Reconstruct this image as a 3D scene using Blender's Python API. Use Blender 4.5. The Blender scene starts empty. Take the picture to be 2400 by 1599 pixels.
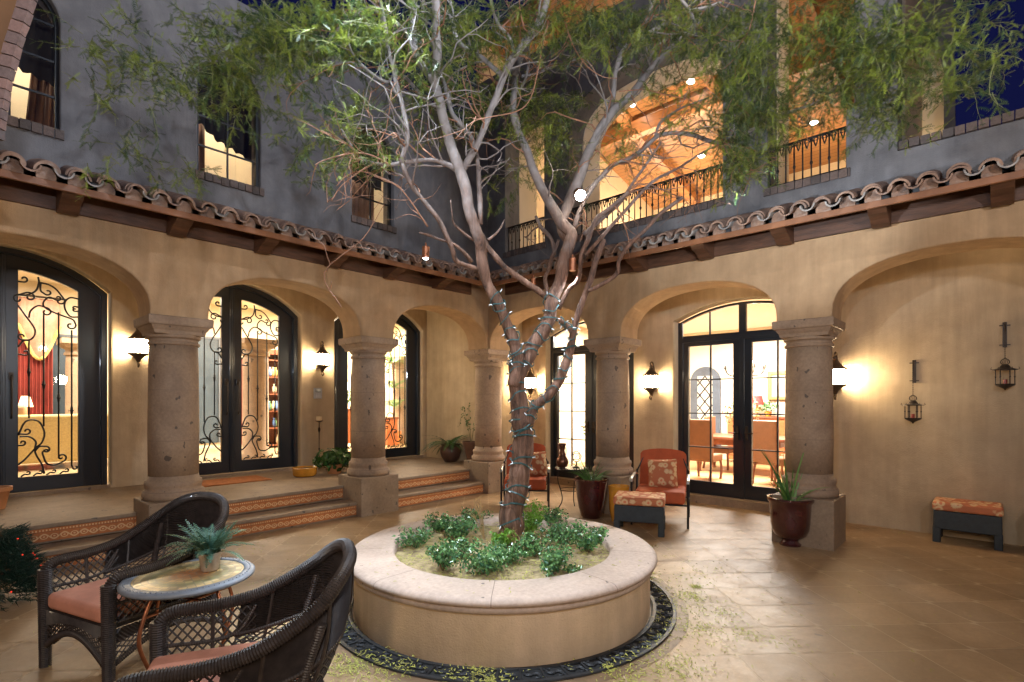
import bpy, bmesh, math, random
from mathutils import Vector, Matrix, geometry, noise
rnd = random.Random(7)
PI = math.pi
sc = bpy.context.scene
COL = sc.collection
# ---------------------------------------------------------------- camera frame (world axes follow the two wings)
FPX, HOR, CAMH = 1237.0, 940.0, 1.55
CAM = Vector((-6.53, -6.50, CAMH))
RT = Vector((.673, -.740, 0)); FW = Vector((.740, .673, 0))
def ray(px, py):
    return RT * ((px - 1200) / FPX) + FW + Vector((0, 0, (HOR - py) / FPX))
def at(px, py, Z): return CAM + ray(px, py) * Z
def onX(px, py, x): d = ray(px, py); return CAM + d * ((x - CAM.x) / d.x)
def onY(px, py, y): d = ray(px, py); return CAM + d * ((y - CAM.y) / d.y)
def onZ(px, py, z): d = ray(px, py); return CAM + d * ((z - CAM.z) / d.z)
def camf(X, Z, z=0): v = CAM + RT * X + FW * Z; v.z = z; return v
def rotcam(fx, fz):
    "rotation about z that turns local +Y to the camera-frame direction (fx, fz)"
    v = RT * fx + FW * fz
    return math.atan2(-v.x, v.y)

# ---------------------------------------------------------------- materials
MATS = {}
def nd(nt, t, **kw):
    n = nt.nodes.new(t)
    for k, v in kw.items(): setattr(n, k, v)
    return n
def newmat(name):
    m = bpy.data.materials.new(name); m.use_nodes = True
    nt = m.node_tree; b = nt.nodes['Principled BSDF']
    MATS[name] = m
    return m, nt, b
def coords(nt, scale=(1, 1, 1), rot=(0, 0, 0)):
    tc = nd(nt, 'ShaderNodeTexCoord'); mp = nd(nt, 'ShaderNodeMapping')
    mp.inputs['Scale'].default_value = scale; mp.inputs['Rotation'].default_value = rot
    nt.links.new(tc.outputs['Object'], mp.inputs['Vector'])
    return mp.outputs['Vector']
def noise_n(nt, vec, scale, detail=4, rough=.55, dist=0):
    n = nd(nt, 'ShaderNodeTexNoise'); n.inputs['Scale'].default_value = scale
    n.inputs['Detail'].default_value = detail; n.inputs['Roughness'].default_value = rough
    n.inputs['Distortion'].default_value = dist
    nt.links.new(vec, n.inputs['Vector']); return n.outputs['Fac']
def ramp(nt, fac, stops, interp='LINEAR'):
    r = nd(nt, 'ShaderNodeValToRGB'); cr = r.color_ramp; cr.interpolation = interp
    while len(cr.elements) < len(stops): cr.elements.new(.5)
    for e, (p, c) in zip(cr.elements, stops):
        e.position = p; e.color = (c[0], c[1], c[2], 1) if hasattr(c, '__len__') else (c, c, c, 1)
    nt.links.new(fac, r.inputs['Fac']); return r.outputs['Color']
def mixc(nt, fac, a, b, mode='MIX'):
    m = nd(nt, 'ShaderNodeMix', data_type='RGBA', blend_type=mode)
    for s, v in ((m.inputs['Factor'], fac), (m.inputs[6], a), (m.inputs[7], b)):
        if isinstance(v, bpy.types.NodeSocket): nt.links.new(v, s)
        elif isinstance(v, (int, float)): s.default_value = v
        else: s.default_value = (v[0], v[1], v[2], 1)
    return m.outputs[2]
def mth(nt, op, a, b=None, c=None):
    m = nd(nt, 'ShaderNodeMath', operation=op)
    for i, v in enumerate((a, b, c)):
        if v is None: continue
        if isinstance(v, bpy.types.NodeSocket): nt.links.new(v, m.inputs[i])
        else: m.inputs[i].default_value = v
    return m.outputs[0]
def bump(nt, b, h, strength=.3, dist=.01):
    n = nd(nt, 'ShaderNodeBump'); n.inputs['Strength'].default_value = strength; n.inputs['Distance'].default_value = dist
    nt.links.new(h, n.inputs['Height']); nt.links.new(n.outputs['Normal'], b.inputs['Normal'])
def M(name, col, rough=.6, metal=0, var=.0, vs=3.0, bmp=0, bs=60, emit=0, ecol=None, coat=0, spec=.5, col2=None, scale=(1, 1, 1), trans=0):
    if name in MATS: return MATS[name]
    m, nt, b = newmat(name)
    b.inputs['Base Color'].default_value = (*col, 1); b.inputs['Roughness'].default_value = rough
    b.inputs['Metallic'].default_value = metal; b.inputs['Coat Weight'].default_value = coat
    b.inputs['Specular IOR Level'].default_value = spec
    v = None
    if var or col2:
        v = coords(nt, scale)
        f = noise_n(nt, v, vs, 5, .6)
        c2 = col2 or tuple(c * (1 - var) for c in col); c1 = tuple(min(1, c * (1 + var * .6)) for c in col)
        nt.links.new(ramp(nt, f, [(.3, c2), (.7, c1)]), b.inputs['Base Color'])
    if bmp:
        v = v or coords(nt, scale); bump(nt, b, noise_n(nt, v, bs, 4), bmp, .01)
    if emit:
        b.inputs['Emission Color'].default_value = (*(ecol or col), 1); b.inputs['Emission Strength'].default_value = emit
    if trans:
        b.inputs['Subsurface Weight'].default_value = trans
    return m
def stucco(name, col, col2, vs=1.1):
    m, nt, b = newmat(name); v = coords(nt)
    f = noise_n(nt, v, vs, 6, .62, .6); f2 = noise_n(nt, v, vs * 6, 4, .6)
    c = ramp(nt, f, [(.32, col2), (.66, col)])
    c = mixc(nt, .35, c, mixc(nt, 1.0, c, ramp(nt, f2, [(.3, .72), (.7, 1.15)]), 'MULTIPLY'))
    st = noise_n(nt, coords(nt, (5, 5, .45)), 1.6, 5, .65); sm = noise_n(nt, v, .7, 2)
    c = mixc(nt, mth(nt, 'MULTIPLY', sm, .55), c, mixc(nt, 1.0, c, ramp(nt, st, [(.38, .62), (.62, 1.12)]), 'MULTIPLY'))
    nt.links.new(c, b.inputs['Base Color']); b.inputs['Roughness'].default_value = .85
    b.inputs['Specular IOR Level'].default_value = .25
    h = mth(nt, 'ADD', noise_n(nt, v, 90, 3), mth(nt, 'MULTIPLY', noise_n(nt, v, 9, 4), 2.0))
    bump(nt, b, h, .38, .012); return m
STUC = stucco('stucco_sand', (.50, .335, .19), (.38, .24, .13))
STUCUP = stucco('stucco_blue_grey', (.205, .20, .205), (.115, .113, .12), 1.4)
STUCIN = stucco('stucco_warm', (.50, .39, .26), (.40, .30, .19), .8)
CREAM = M('cream_plaster', (.72, .63, .48), .8, var=.12, vs=1.2)
CREAMD = M('tan_plaster', (.60, .45, .27), .8, var=.15, vs=1.2)
def cantera(name, col, col2, pit=.09, joints=True, coat=0):
    m, nt, b = newmat(name); v = coords(nt)
    f = noise_n(nt, v, 3.0, 6, .65, .5); f2 = noise_n(nt, v, 38, 3, .6)
    c = ramp(nt, f, [(.3, col2), (.7, col)])
    c = mixc(nt, .6, c, mixc(nt, 1.0, c, ramp(nt, f2, [(.3, .75), (.7, 1.12)]), 'MULTIPLY'))
    vo = nd(nt, 'ShaderNodeTexVoronoi'); vo.inputs['Scale'].default_value = 13; vo.inputs['Randomness'].default_value = 1
    v2 = coords(nt, (1, 1, .7)); vd = nd(nt, 'ShaderNodeVectorMath', operation='ADD')
    nn = nd(nt, 'ShaderNodeTexNoise'); nn.inputs['Scale'].default_value = 14; nt.links.new(v2, nn.inputs['Vector'])
    sc_ = nd(nt, 'ShaderNodeVectorMath', operation='SCALE'); sc_.inputs['Scale'].default_value = .09
    nt.links.new(nn.outputs['Color'], sc_.inputs[0]); nt.links.new(v2, vd.inputs[0]); nt.links.new(sc_.outputs[0], vd.inputs[1])
    nt.links.new(vd.outputs[0], vo.inputs['Vector'])
    pick = nd(nt, 'ShaderNodeSeparateColor'); nt.links.new(vo.outputs['Color'], pick.inputs[0])
    size = mth(nt, 'MULTIPLY', mth(nt, 'POWER', pick.outputs[0], 3.0), pit * 3.2)
    p = mth(nt, 'LESS_THAN', vo.outputs['Distance'], size)
    c = mixc(nt, mth(nt, 'MULTIPLY', p, .75), c, (.055, .045, .04))
    h = mth(nt, 'SUBTRACT', mth(nt, 'MULTIPLY', f2, .4), p)
    if joints:
        sp = nd(nt, 'ShaderNodeSeparateXYZ'); nt.links.new(v, sp.inputs[0])
        fr = mth(nt, 'FRACT', mth(nt, 'DIVIDE', mth(nt, 'SUBTRACT', sp.outputs[2], .07), .53))
        j = mth(nt, 'LESS_THAN', fr, .018)
        c = mixc(nt, mth(nt, 'MULTIPLY', j, .45), c, (.20, .14, .10))
    nt.links.new(c, b.inputs['Base Color']); b.inputs['Roughness'].default_value = .75
    b.inputs['Coat Weight'].default_value = coat
    bump(nt, b, h, .5, .006); return m
CANT = cantera('cantera_stone', (.37, .26, .17), (.245, .165, .11))
CANTP = cantera('cantera_block', (.30, .22, .145), (.21, .145, .095), joints=False)
COPE = cantera('cantera_coping', (.50, .38, .30), (.40, .30, .235), pit=.05, joints=False)
IRON = M('black_iron', (.012, .013, .016), .42, .3, var=.2, vs=20)
IRONB = M('bronzed_iron', (.045, .034, .028), .5, .6, var=.3, vs=20)
DOORM = M('black_painted_door', (.008, .013, .022), .32, 0, var=.15, vs=6, coat=.3)
COPPER = M('copper', (.42, .17, .09), .38, .9, var=.35, vs=14)
WOODB = M('stained_rafter_wood', (.105, .045, .022), .55, 0, var=.45, vs=5, bmp=.3, bs=30, scale=(1, 1, 6))
FASC = M('rust_fascia_board', (.27, .115, .052), .5, 0, var=.3, vs=4)
def m_tile():
    m, nt, b = newmat('clay_barrel_tile'); v = coords(nt)
    f = noise_n(nt, v, 5, 5, .7, .4); g = noise_n(nt, v, 26, 4, .7)
    c = ramp(nt, f, [(.28, (.13, .105, .095)), (.47, (.27, .165, .115)), (.66, (.40, .25, .17)), (.8, (.45, .38, .33))])
    c = mixc(nt, ramp(nt, g, [(.52, 0), (.72, .55)]), c, (.42, .37, .33))
    nt.links.new(c, b.inputs['Base Color']); b.inputs['Roughness'].default_value = .85
    bump(nt, b, g, .5, .01); return m
TILE = m_tile()
MORTAR = M('pale_mortar', (.34, .31, .28), .95, var=.5, vs=9)
def m_brick(name='weathered_brick', c1=(.17, .12, .10), c2=(.09, .075, .07)):
    m, nt, b = newmat(name); v = coords(nt)
    at_ = nd(nt, 'ShaderNodeAttribute'); at_.attribute_name = 'tone'
    c = mixc(nt, at_.outputs['Fac'], c2, c1)
    c = mixc(nt, .5, c, mixc(nt, 1.0, c, ramp(nt, noise_n(nt, v, 40, 4, .7), [(.3, .5), (.7, 1.4)]), 'MULTIPLY'))
    nt.links.new(c, b.inputs['Base Color']); b.inputs['Roughness'].default_value = .9
    bump(nt, b, noise_n(nt, v, 60, 3), .5, .006); return m
BRICK = m_brick(); BRICKR = m_brick('red_grey_brick', (.27, .165, .14), (.12, .10, .10))
def m_floor():
    m, nt, b = newmat('sealed_stone_tile'); v = coords(nt)
    at_ = nd(nt, 'ShaderNodeAttribute'); at_.attribute_name = 'tone'
    f = noise_n(nt, v, 2.2, 6, .65, .8); g = noise_n(nt, v, 30, 4, .7)
    c = ramp(nt, f, [(.3, (.25, .158, .080)), (.7, (.375, .25, .14))])
    c = mixc(nt, 1.0, c, ramp(nt, at_.outputs['Fac'], [(0, .86), (1, 1.12)]), 'MULTIPLY')
    c = mixc(nt, .5, c, mixc(nt, 1.0, c, ramp(nt, g, [(.3, .7), (.7, 1.15)]), 'MULTIPLY'))
    vo = nd(nt, 'ShaderNodeTexVoronoi'); vo.inputs['Scale'].default_value = 6.5
    v2 = coords(nt, (1, .55, 1), (0, 0, .5)); nt.links.new(v2, vo.inputs['Vector'])
    pk = nd(nt, 'ShaderNodeSeparateColor'); nt.links.new(vo.outputs['Color'], pk.inputs[0])
    p = mth(nt, 'LESS_THAN', vo.outputs['Distance'], mth(nt, 'MULTIPLY', mth(nt, 'POWER', pk.outputs[0], 5.0), .13))
    c = mixc(nt, mth(nt, 'MULTIPLY', p, .65), c, (.06, .05, .04))
    nt.links.new(c, b.inputs['Base Color'])
    nt.links.new(ramp(nt, noise_n(nt, v, 3.5, 5, .7), [(.3, .44), (.7, .58)]), b.inputs['Roughness'])
    b.inputs['Specular IOR Level'].default_value = .36
    bump(nt, b, mth(nt, 'ADD', g, mth(nt, 'MULTIPLY', noise_n(nt, v, 3, 3), 3.0)), .10, .01); return m
FLOORM = m_floor()
GROUT = M('sand_grout', (.47, .35, .22), .7, var=.2, vs=6)
def m_riser():
    m, nt, b = newmat('painted_riser_tile'); v = coords(nt); sp = nd(nt, 'ShaderNodeSeparateXYZ'); nt.links.new(v, sp.inputs[0])
    u = mth(nt, 'DIVIDE', sp.outputs[0], .15); w = mth(nt, 'DIVIDE', sp.outputs[2], .12)   # w 0..1
    fu = mth(nt, 'FRACT', u)
    s = mth(nt, 'SINE', mth(nt, 'MULTIPLY', u, 2 * PI))
    d1 = mth(nt, 'ABSOLUTE', mth(nt, 'SUBTRACT', w, mth(nt, 'ADD', .36, mth(nt, 'MULTIPLY', s, .20))))
    l1 = mth(nt, 'LESS_THAN', d1, .055)
    cx = mth(nt, 'ABSOLUTE', mth(nt, 'SUBTRACT', fu, .5)); cy = mth(nt, 'SUBTRACT', w, .36)
    rr = mth(nt, 'SQRT', mth(nt, 'ADD', mth(nt, 'POWER', mth(nt, 'SUBTRACT', cx, .25), 2.0), mth(nt, 'POWER', cy, 2.0)))
    l2 = mth(nt, 'LESS_THAN', mth(nt, 'ABSOLUTE', mth(nt, 'SUBTRACT', rr, .17)), .03)
    l3 = mth(nt, 'LESS_THAN', rr, .06)
    fig = mth(nt, 'MULTIPLY', mth(nt, 'MAXIMUM', mth(nt, 'MAXIMUM', l1, l2), l3), mth(nt, 'LESS_THAN', w, .70))
    ck = mth(nt, 'GREATER_THAN', mth(nt, 'SINE', mth(nt, 'MULTIPLY', u, 2 * PI * 6)), .1)
    top = mth(nt, 'MULTIPLY', mth(nt, 'MULTIPLY', ck, mth(nt, 'GREATER_THAN', w, .80)), mth(nt, 'LESS_THAN', w, .93))
    seam = mth(nt, 'LESS_THAN', mth(nt, 'ABSOLUTE', mth(nt, 'SUBTRACT', w, .74)), .02)
    seam2 = mth(nt, 'LESS_THAN', fu, .02)
    n = noise_n(nt, v, 8, 4)
    c = mixc(nt, n, (.36, .10, .03), (.55, .20, .06))
    c = mixc(nt, mth(nt, 'MULTIPLY', mth(nt, 'MAXIMUM', fig, top), .8), c, (.72, .50, .27))
    c = mixc(nt, mth(nt, 'MULTIPLY', mth(nt, 'MAXIMUM', seam, seam2), .7), c, (.14, .07, .04))
    nt.links.new(c, b.inputs['Base Color']); b.inputs['Roughness'].default_value = .35; return m
RISER = m_riser()
def m_planks(name='ceiling_planks', axis=0, pitch=.13, c1=(.40, .19, .062), c2=(.27, .11, .035)):
    m, nt, b = newmat(name); v = coords(nt); sp = nd(nt, 'ShaderNodeSeparateXYZ'); nt.links.new(v, sp.inputs[0])
    q = mth(nt, 'DIVIDE', sp.outputs[axis], pitch); fr = mth(nt, 'FRACT', q); gap = mth(nt, 'LESS_THAN', fr, .09)
    wn = nd(nt, 'ShaderNodeTexWhiteNoise', noise_dimensions='1D'); nt.links.new(mth(nt, 'FLOOR', q), wn.inputs['W'])
    g = noise_n(nt, coords(nt, (14, 1.2, 1) if axis == 0 else (1.2, 14, 1)), 3, 4, .6)
    c = mixc(nt, mth(nt, 'ADD', mth(nt, 'MULTIPLY', wn.outputs[0], .5), mth(nt, 'MULTIPLY', g, .5)), c2, c1)
    c = mixc(nt, mth(nt, 'MULTIPLY', gap, .75), c, (.05, .02, .01))
    nt.links.new(c, b.inputs['Base Color']); b.inputs['Roughness'].default_value = .45
    bump(nt, b, mth(nt, 'SUBTRACT', 1.0, gap), .6, .01); return m
PLANK = m_planks(); OAKFL = m_planks('oak_floor', 1, .12, (.50, .30, .13), (.36, .20, .08))
BEAM = M('varnished_beam', (.36, .15, .05), .45, var=.35, vs=3, scale=(1, 5, 5))
def m_glass():
    m = bpy.data.materials.new('window_glass'); m.use_nodes = True; nt = m.node_tree; nt.nodes.clear()
    o = nd(nt, 'ShaderNodeOutputMaterial'); t = nd(nt, 'ShaderNodeBsdfTransparent'); g = nd(nt, 'ShaderNodeBsdfGlossy')
    g.inputs['Roughness'].default_value = .02; mx = nd(nt, 'ShaderNodeMixShader'); fr = nd(nt, 'ShaderNodeFresnel'); fr.inputs['IOR'].default_value = 1.45
    nt.links.new(fr.outputs[0], mx.inputs[0]); nt.links.new(t.outputs[0], mx.inputs[1]); nt.links.new(g.outputs[0], mx.inputs[2])
    nt.links.new(mx.outputs[0], o.inputs[0]); return m
GLASS = m_glass()
def m_bark():
    m, nt, b = newmat('mesquite_bark'); v = coords(nt, (1, 1, .16)); v1 = coords(nt)
    sp = nd(nt, 'ShaderNodeSeparateXYZ'); nt.links.new(v1, sp.inputs[0])
    f = noise_n(nt, v, 22, 6, .7, .8); g = noise_n(nt, v1, 7, 4, .6)
    old = ramp(nt, f, [(.32, (.035, .018, .012)), (.52, (.15, .075, .045)), (.72, (.30, .17, .115))])
    young = ramp(nt, g, [(.3, (.19, .175, .17)), (.7, (.31, .285, .275))])
    t = mth(nt, 'ADD', mth(nt, 'DIVIDE', mth(nt, 'SUBTRACT', sp.outputs[2], 2.7), 1.0), mth(nt, 'SUBTRACT', g, .5)); t.node.use_clamp = True
    nt.links.new(mixc(nt, t, old, young), b.inputs['Base Color']); b.inputs['Roughness'].default_value = .8
    bump(nt, b, mth(nt, 'MULTIPLY', f, mth(nt, 'SUBTRACT', 1.15, t)), .9, .02); return m
BARK = m_bark()
TWIG = M('reddish_twig', (.30, .15, .09), .7, var=.35, vs=8)
def m_leaf(name, c1, c2, ss=.0, rough=.5):
    m, nt, b = newmat(name)
    at_ = nd(nt, 'ShaderNodeAttribute'); at_.attribute_name = 'tone'
    nt.links.new(mixc(nt, at_.outputs['Fac'], c2, c1), b.inputs['Base Color']); b.inputs['Roughness'].default_value = rough
    if ss:
        tr = nd(nt, 'ShaderNodeBsdfTranslucent'); nt.links.new(mixc(nt, at_.outputs['Fac'], c2, c1), tr.inputs[0])
        mx = nd(nt, 'ShaderNodeMixShader'); mx.inputs[0].default_value = ss
        nt.links.new(b.outputs[0], mx.inputs[1]); nt.links.new(tr.outputs[0], mx.inputs[2]); nt.links.new(mx.outputs[0], nt.nodes['Material Output'].inputs[0])
    return m
LEAF = m_leaf('mesquite_leaf', (.23, .29, .035), (.016, .045, .017), .22)
SHRUB = m_leaf('glossy_shrub_leaf', (.17, .34, .11), (.018, .075, .035), .15, .25)
LIME = m_leaf('lime_leaf', (.22, .42, .05), (.10, .26, .03), .3, .4)
FERN = m_leaf('blue_green_fern', (.10, .22, .15), (.035, .11, .085), .15, .5)
DFERN = m_leaf('dark_fern', (.06, .16, .03), (.015, .055, .012), .2, .45)
LITTER = m_leaf('fallen_leaflet', (.46, .45, .09), (.24, .22, .05), .1, .7)
MULCH = M('leafy_mulch', (.48, .37, .19), .95, vs=14, bmp=1, bs=60, col2=(.12, .08, .045), var=.1)
WICK = M('dark_wicker', (.036, .026, .022), .5, 0, var=.55, vs=26, coat=.05)
CUSH = M('terracotta_cushion', (.62, .27, .18), .85, var=.22, vs=5, bmp=.15, bs=200)
RUST = M('rust_upholstery', (.44, .085, .025), .8, var=.2, vs=7, bmp=.15, bs=200)
def m_paisley():
    m, nt, b = newmat('floral_fabric'); v = coords(nt)
    vo = nd(nt, 'ShaderNodeTexVoronoi', feature='F1'); vo.inputs['Scale'].default_value = 13; nt.links.new(v, vo.inputs['Vector'])
    n = noise_n(nt, v, 30, 3, .6, 1.5)
    d = mth(nt, 'ADD', vo.outputs['Distance'], mth(nt, 'MULTIPLY', n, .35))
    c = ramp(nt, d, [(.0, (.52, .16, .07)), (.36, (.60, .20, .09)), (.44, (.66, .47, .27)), (.60, (.62, .42, .22)), (.72, (.44, .14, .06))])
    nt.links.new(c, b.inputs['Base Color']); b.inputs['Roughness'].default_value = .85; return m
PAIS = m_paisley()
BLUEG = M('slate_wicker', (.022, .030, .036), .6, var=.3, vs=20, bmp=.7, bs=90)
POTM = M('oxblood_glaze', (.055, .010, .010), .08, 0, var=.5, vs=5, coat=.8)
YEL = M('amber_glaze', (.60, .27, .03), .25, var=.3, vs=6, coat=.5)
TERRA = M('terracotta', (.50, .22, .09), .6, var=.2, vs=6)
CLAYP = M('pale_clay_pot', (.45, .36, .27), .8, var=.25, vs=14)
SOIL = M('dark_soil', (.05, .035, .022), .95, var=.4, vs=30)
def emis(name, col, s):
    m = bpy.data.materials.new(name); m.use_nodes = True; nt = m.node_tree; nt.nodes.clear()
    o = nd(nt, 'ShaderNodeOutputMaterial'); e = nd(nt, 'ShaderNodeEmission'); e.inputs[0].default_value = (*col, 1); e.inputs[1].default_value = s
    nt.links.new(e.outputs[0], o.inputs[0]); return m

# ---------------------------------------------------------------- mesh builder
class MB:
    def __init__(s): s.v = []; s.f = []; s.m = []; s.t = []
    def add(s, vs, fs, mi=0, tone=None):
        k = len(s.v); s.v += [tuple(p) for p in vs]
        for f in fs: s.f.append(tuple(i + k for i in f)); s.m.append(mi); s.t.append(.5 if tone is None else tone)
    def box(s, a, b, mi=0, tone=None, M4=None):
        x0, y0, z0 = a; x1, y1, z1 = b
        vs = [Vector(p) for p in ((x0, y0, z0), (x1, y0, z0), (x1, y1, z0), (x0, y1, z0), (x0, y0, z1), (x1, y0, z1), (x1, y1, z1), (x0, y1, z1))]
        if M4: vs = [M4 @ p for p in vs]
        s.add(vs, [(0, 3, 2, 1), (4, 5, 6, 7), (0, 1, 5, 4), (1, 2, 6, 5), (2, 3, 7, 6), (3, 0, 4, 7)], mi, tone)
    def tube(s, pts, r, n=8, mi=0, cap=True, flat=None, tone=None):
        pts = [Vector(p) for p in pts]; L = len(pts)
        if L < 2: return
        rs = r if hasattr(r, '__len__') else [r] * L
        T = [(pts[min(i + 1, L - 1)] - pts[max(i - 1, 0)]) for i in range(L)]
        T = [t.normalized() if t.length > 1e-9 else Vector((0, 0, 1)) for t in T]
        up = Vector((0, 0, 1)) if abs(T[0].z) < .9 else Vector((1, 0, 0))
        N = (up - T[0] * up.dot(T[0])).normalized(); vs = []
        for i in range(L):
            if i:
                N = N - T[i] * N.dot(T[i])
                N = N.normalized() if N.length > 1e-6 else T[i].orthogonal().normalized()
            B = T[i].cross(N)
            for k in range(n):
                a = 2 * PI * k / n
                vs.append(pts[i] + (N * math.cos(a) * (flat or 1) + B * math.sin(a)) * rs[i])
        fs = [(i * n + k, i * n + (k + 1) % n, (i + 1) * n + (k + 1) % n, (i + 1) * n + k) for i in range(L - 1) for k in range(n)]
        if cap: fs += [tuple(range(n))[::-1], tuple(range((L - 1) * n, L * n))]
        s.add(vs, fs, mi, tone)
    def lathe(s, prof, c=(0, 0, 0), n=32, mi=0, cap=True, sq=None):
        c = Vector(c); vs = []
        for r, z in prof:
            for k in range(n):
                a = 2 * PI * k / n; vs.append(c + Vector((r * math.cos(a), r * math.sin(a), z)))
        L = len(prof)
        fs = [(i * n + k, i * n + (k + 1) % n, (i + 1) * n + (k + 1) % n, (i + 1) * n + k) for i in range(L - 1) for k in range(n)]
        if cap: fs += [tuple(range(n))[::-1], tuple(range((L - 1) * n, L * n))]
        s.add(vs, fs, mi)
    def sqlathe(s, prof, c=(0, 0, 0), mi=0, rot=0):
        c = Vector(c); vs = []
        for r, z in prof:
            for sx, sy in ((-1, -1), (1, -1), (1, 1), (-1, 1)): vs.append(c + Vector((r * sx, r * sy, z)))
        L = len(prof)
        fs = [(i * 4 + k, i * 4 + (k + 1) % 4, (i + 1) * 4 + (k + 1) % 4, (i + 1) * 4 + k) for i in range(L - 1) for k in range(4)]
        fs += [(3, 2, 1, 0), tuple(range((L - 1) * 4, L * 4))]
        s.add(vs, fs, mi)
    def prism(s, outer, holes, plane, a, b, mi=0):
        "2-D outline(s) in (u, z) pushed from a to b along y (plane 'Y') or x (plane 'X'), or (x, y) along z"
        loops = [outer] + list(holes)
        def P(q, d):
            return (q[0], d, q[1]) if plane == 'Y' else ((d, q[0], q[1]) if plane == 'X' else (q[0], q[1], d))
        flat = [q for l in loops for q in l]
        tr = geometry.tessellate_polygon([[Vector((q[0], q[1], 0)) for q in l] for l in loops])
        n = len(flat); vs = [P(q, a) for q in flat] + [P(q, b) for q in flat]
        fs = [tuple(t) for t in tr] + [tuple(i + n for i in t[::-1]) for t in tr]
        k = 0
        for l in loops:
            m = len(l)
            for i in range(m): j = (i + 1) % m; fs.append((k + i, k + j, k + j + n, k + i + n))
            k += m
        s.add(vs, fs, mi)
    def build(s, name, mats, parent=None, smooth=False, bevel=0, seg=2, sub=0, angle=35, fixn=True, tone=False, solid=0):
        me = bpy.data.meshes.new(name); me.from_pydata(s.v, [], s.f)
        mats = mats if isinstance(mats, (list, tuple)) else [mats]
        for m in mats: me.materials.append(m)
        if len(mats) > 1: me.polygons.foreach_set('material_index', s.m)
        if tone:
            at_ = me.attributes.new('tone', 'FLOAT', 'FACE'); at_.data.foreach_set('value', s.t)
        if smooth: me.polygons.foreach_set('use_smooth', [True] * len(me.polygons))
        me.update()
        if fixn:
            bm = bmesh.new(); bm.from_mesh(me)
            if bevel: bmesh.ops.remove_doubles(bm, verts=bm.verts, dist=1e-5)
            bmesh.ops.recalc_face_normals(bm, faces=bm.faces); bm.to_mesh(me); bm.free()
        o = bpy.data.objects.new(name, me); COL.objects.link(o)
        if parent: o.parent = parent
        if solid:
            md = o.modifiers.new('s', 'SOLIDIFY'); md.thickness = solid
        if bevel:
            md = o.modifiers.new('b', 'BEVEL'); md.width = bevel; md.segments = seg; md.limit_method = 'ANGLE'; md.angle_limit = math.radians(angle)
        if sub:
            md = o.modifiers.new('u', 'SUBSURF'); md.levels = sub; md.render_levels = sub
        if smooth and bevel:
            me.polygons.foreach_set('use_smooth', [True] * len(me.polygons))
            md = o.modifiers.new('w', 'WEIGHTED_NORMAL'); md.keep_sharp = False
        return o
def thing(name, label, cat, loc=(0, 0, 0), rz=0, group=None, kind=None):
    o = bpy.data.objects.new(name, None); COL.objects.link(o); o.location = loc; o.rotation_euler = (0, 0, rz)
    o.empty_display_size = .1; return tag(o, label, cat, group, kind)
def tag(o, label=None, cat=None, group=None, kind=None):
    if label: o['label'] = label
    if cat: o['category'] = cat
    if group: o['group'] = group
    if kind: o['kind'] = kind
    return o
def dup(o, parent=None):
    c = o.copy(); COL.objects.link(c)
    if parent: c.parent = parent
    for ch in [x for x in o.children]: dup(ch, c)
    return c
def cat(pts, n=8):
    "Catmull-Rom"
    P = [Vector(p) for p in pts]; P = [P[0] * 2 - P[1]] + P + [P[-1] * 2 - P[-2]]; out = []
    for i in range(1, len(P) - 2):
        a, b, c, d = P[i - 1:i + 3]
        for k in range(n):
            t = k / n
            out.append(.5 * (2 * b + (c - a) * t + (2 * a - 5 * b + 4 * c - d) * t * t + (3 * b - a - 3 * c + d) * t ** 3))
    out.append(P[-2]); return out
def curl2(p, t, side, r, turns=1.15, n=22, shrink=.28):
    "2-D spiral continuing from p with tangent t, turning to `side`"
    t = Vector(t).normalized(); nrm = Vector((-t.y, t.x)) * side; out = []; q = Vector(p); ang = math.atan2(t.y, t.x)
    tot = turns * 2 * PI
    for k in range(1, n + 1):
        f = k / n; rr = r * (1 - (1 - shrink) * f); da = tot / n; ang += side * da
        q = q + Vector((math.cos(ang - side * da / 2), math.sin(ang - side * da / 2))) * rr * da; out.append(q.copy())
    return out
def scroll(pts, a=None, b=None, n=7):
    "2-D path with optional curls (side, radius[, turns]) at start a and end b"
    P = [v.to_2d() for v in cat([Vector((*p, 0)) for p in pts], n)]
    if b: P += curl2(P[-1], P[-1] - P[-2], *b)
    if a: P = curl2(P[0], P[0] - P[1], *a)[::-1] + P
    return P
def arch(u0, u1, zs, rise, n=20, e=2.0, rev=False):
    "points of an arch from (u0,zs) over to (u1,zs)"
    c = (u0 + u1) / 2; h = abs(u1 - u0) / 2; out = []
    for k in range(n + 1):
        a = PI * k / n; ca, sa = math.cos(a), math.sin(a)
        out.append((c - (u1 - u0) / 2 * math.copysign(abs(ca) ** (2 / e), ca), zs + rise * abs(sa) ** (2 / e)))
    return out
def seg_arch(u0, u1, zs, rise, n=16):
    w = (u1 - u0) / 2; R = (w * w + rise * rise) / (2 * rise); a0 = math.asin(w / R) if rise < w else PI - math.asin(w / R)
    return [((u0 + u1) / 2 + R * math.sin(-a0 + 2 * a0 * k / n), zs + R * (math.cos(-a0 + 2 * a0 * k / n)) - (R - rise)) for k in range(n + 1)]
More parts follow.
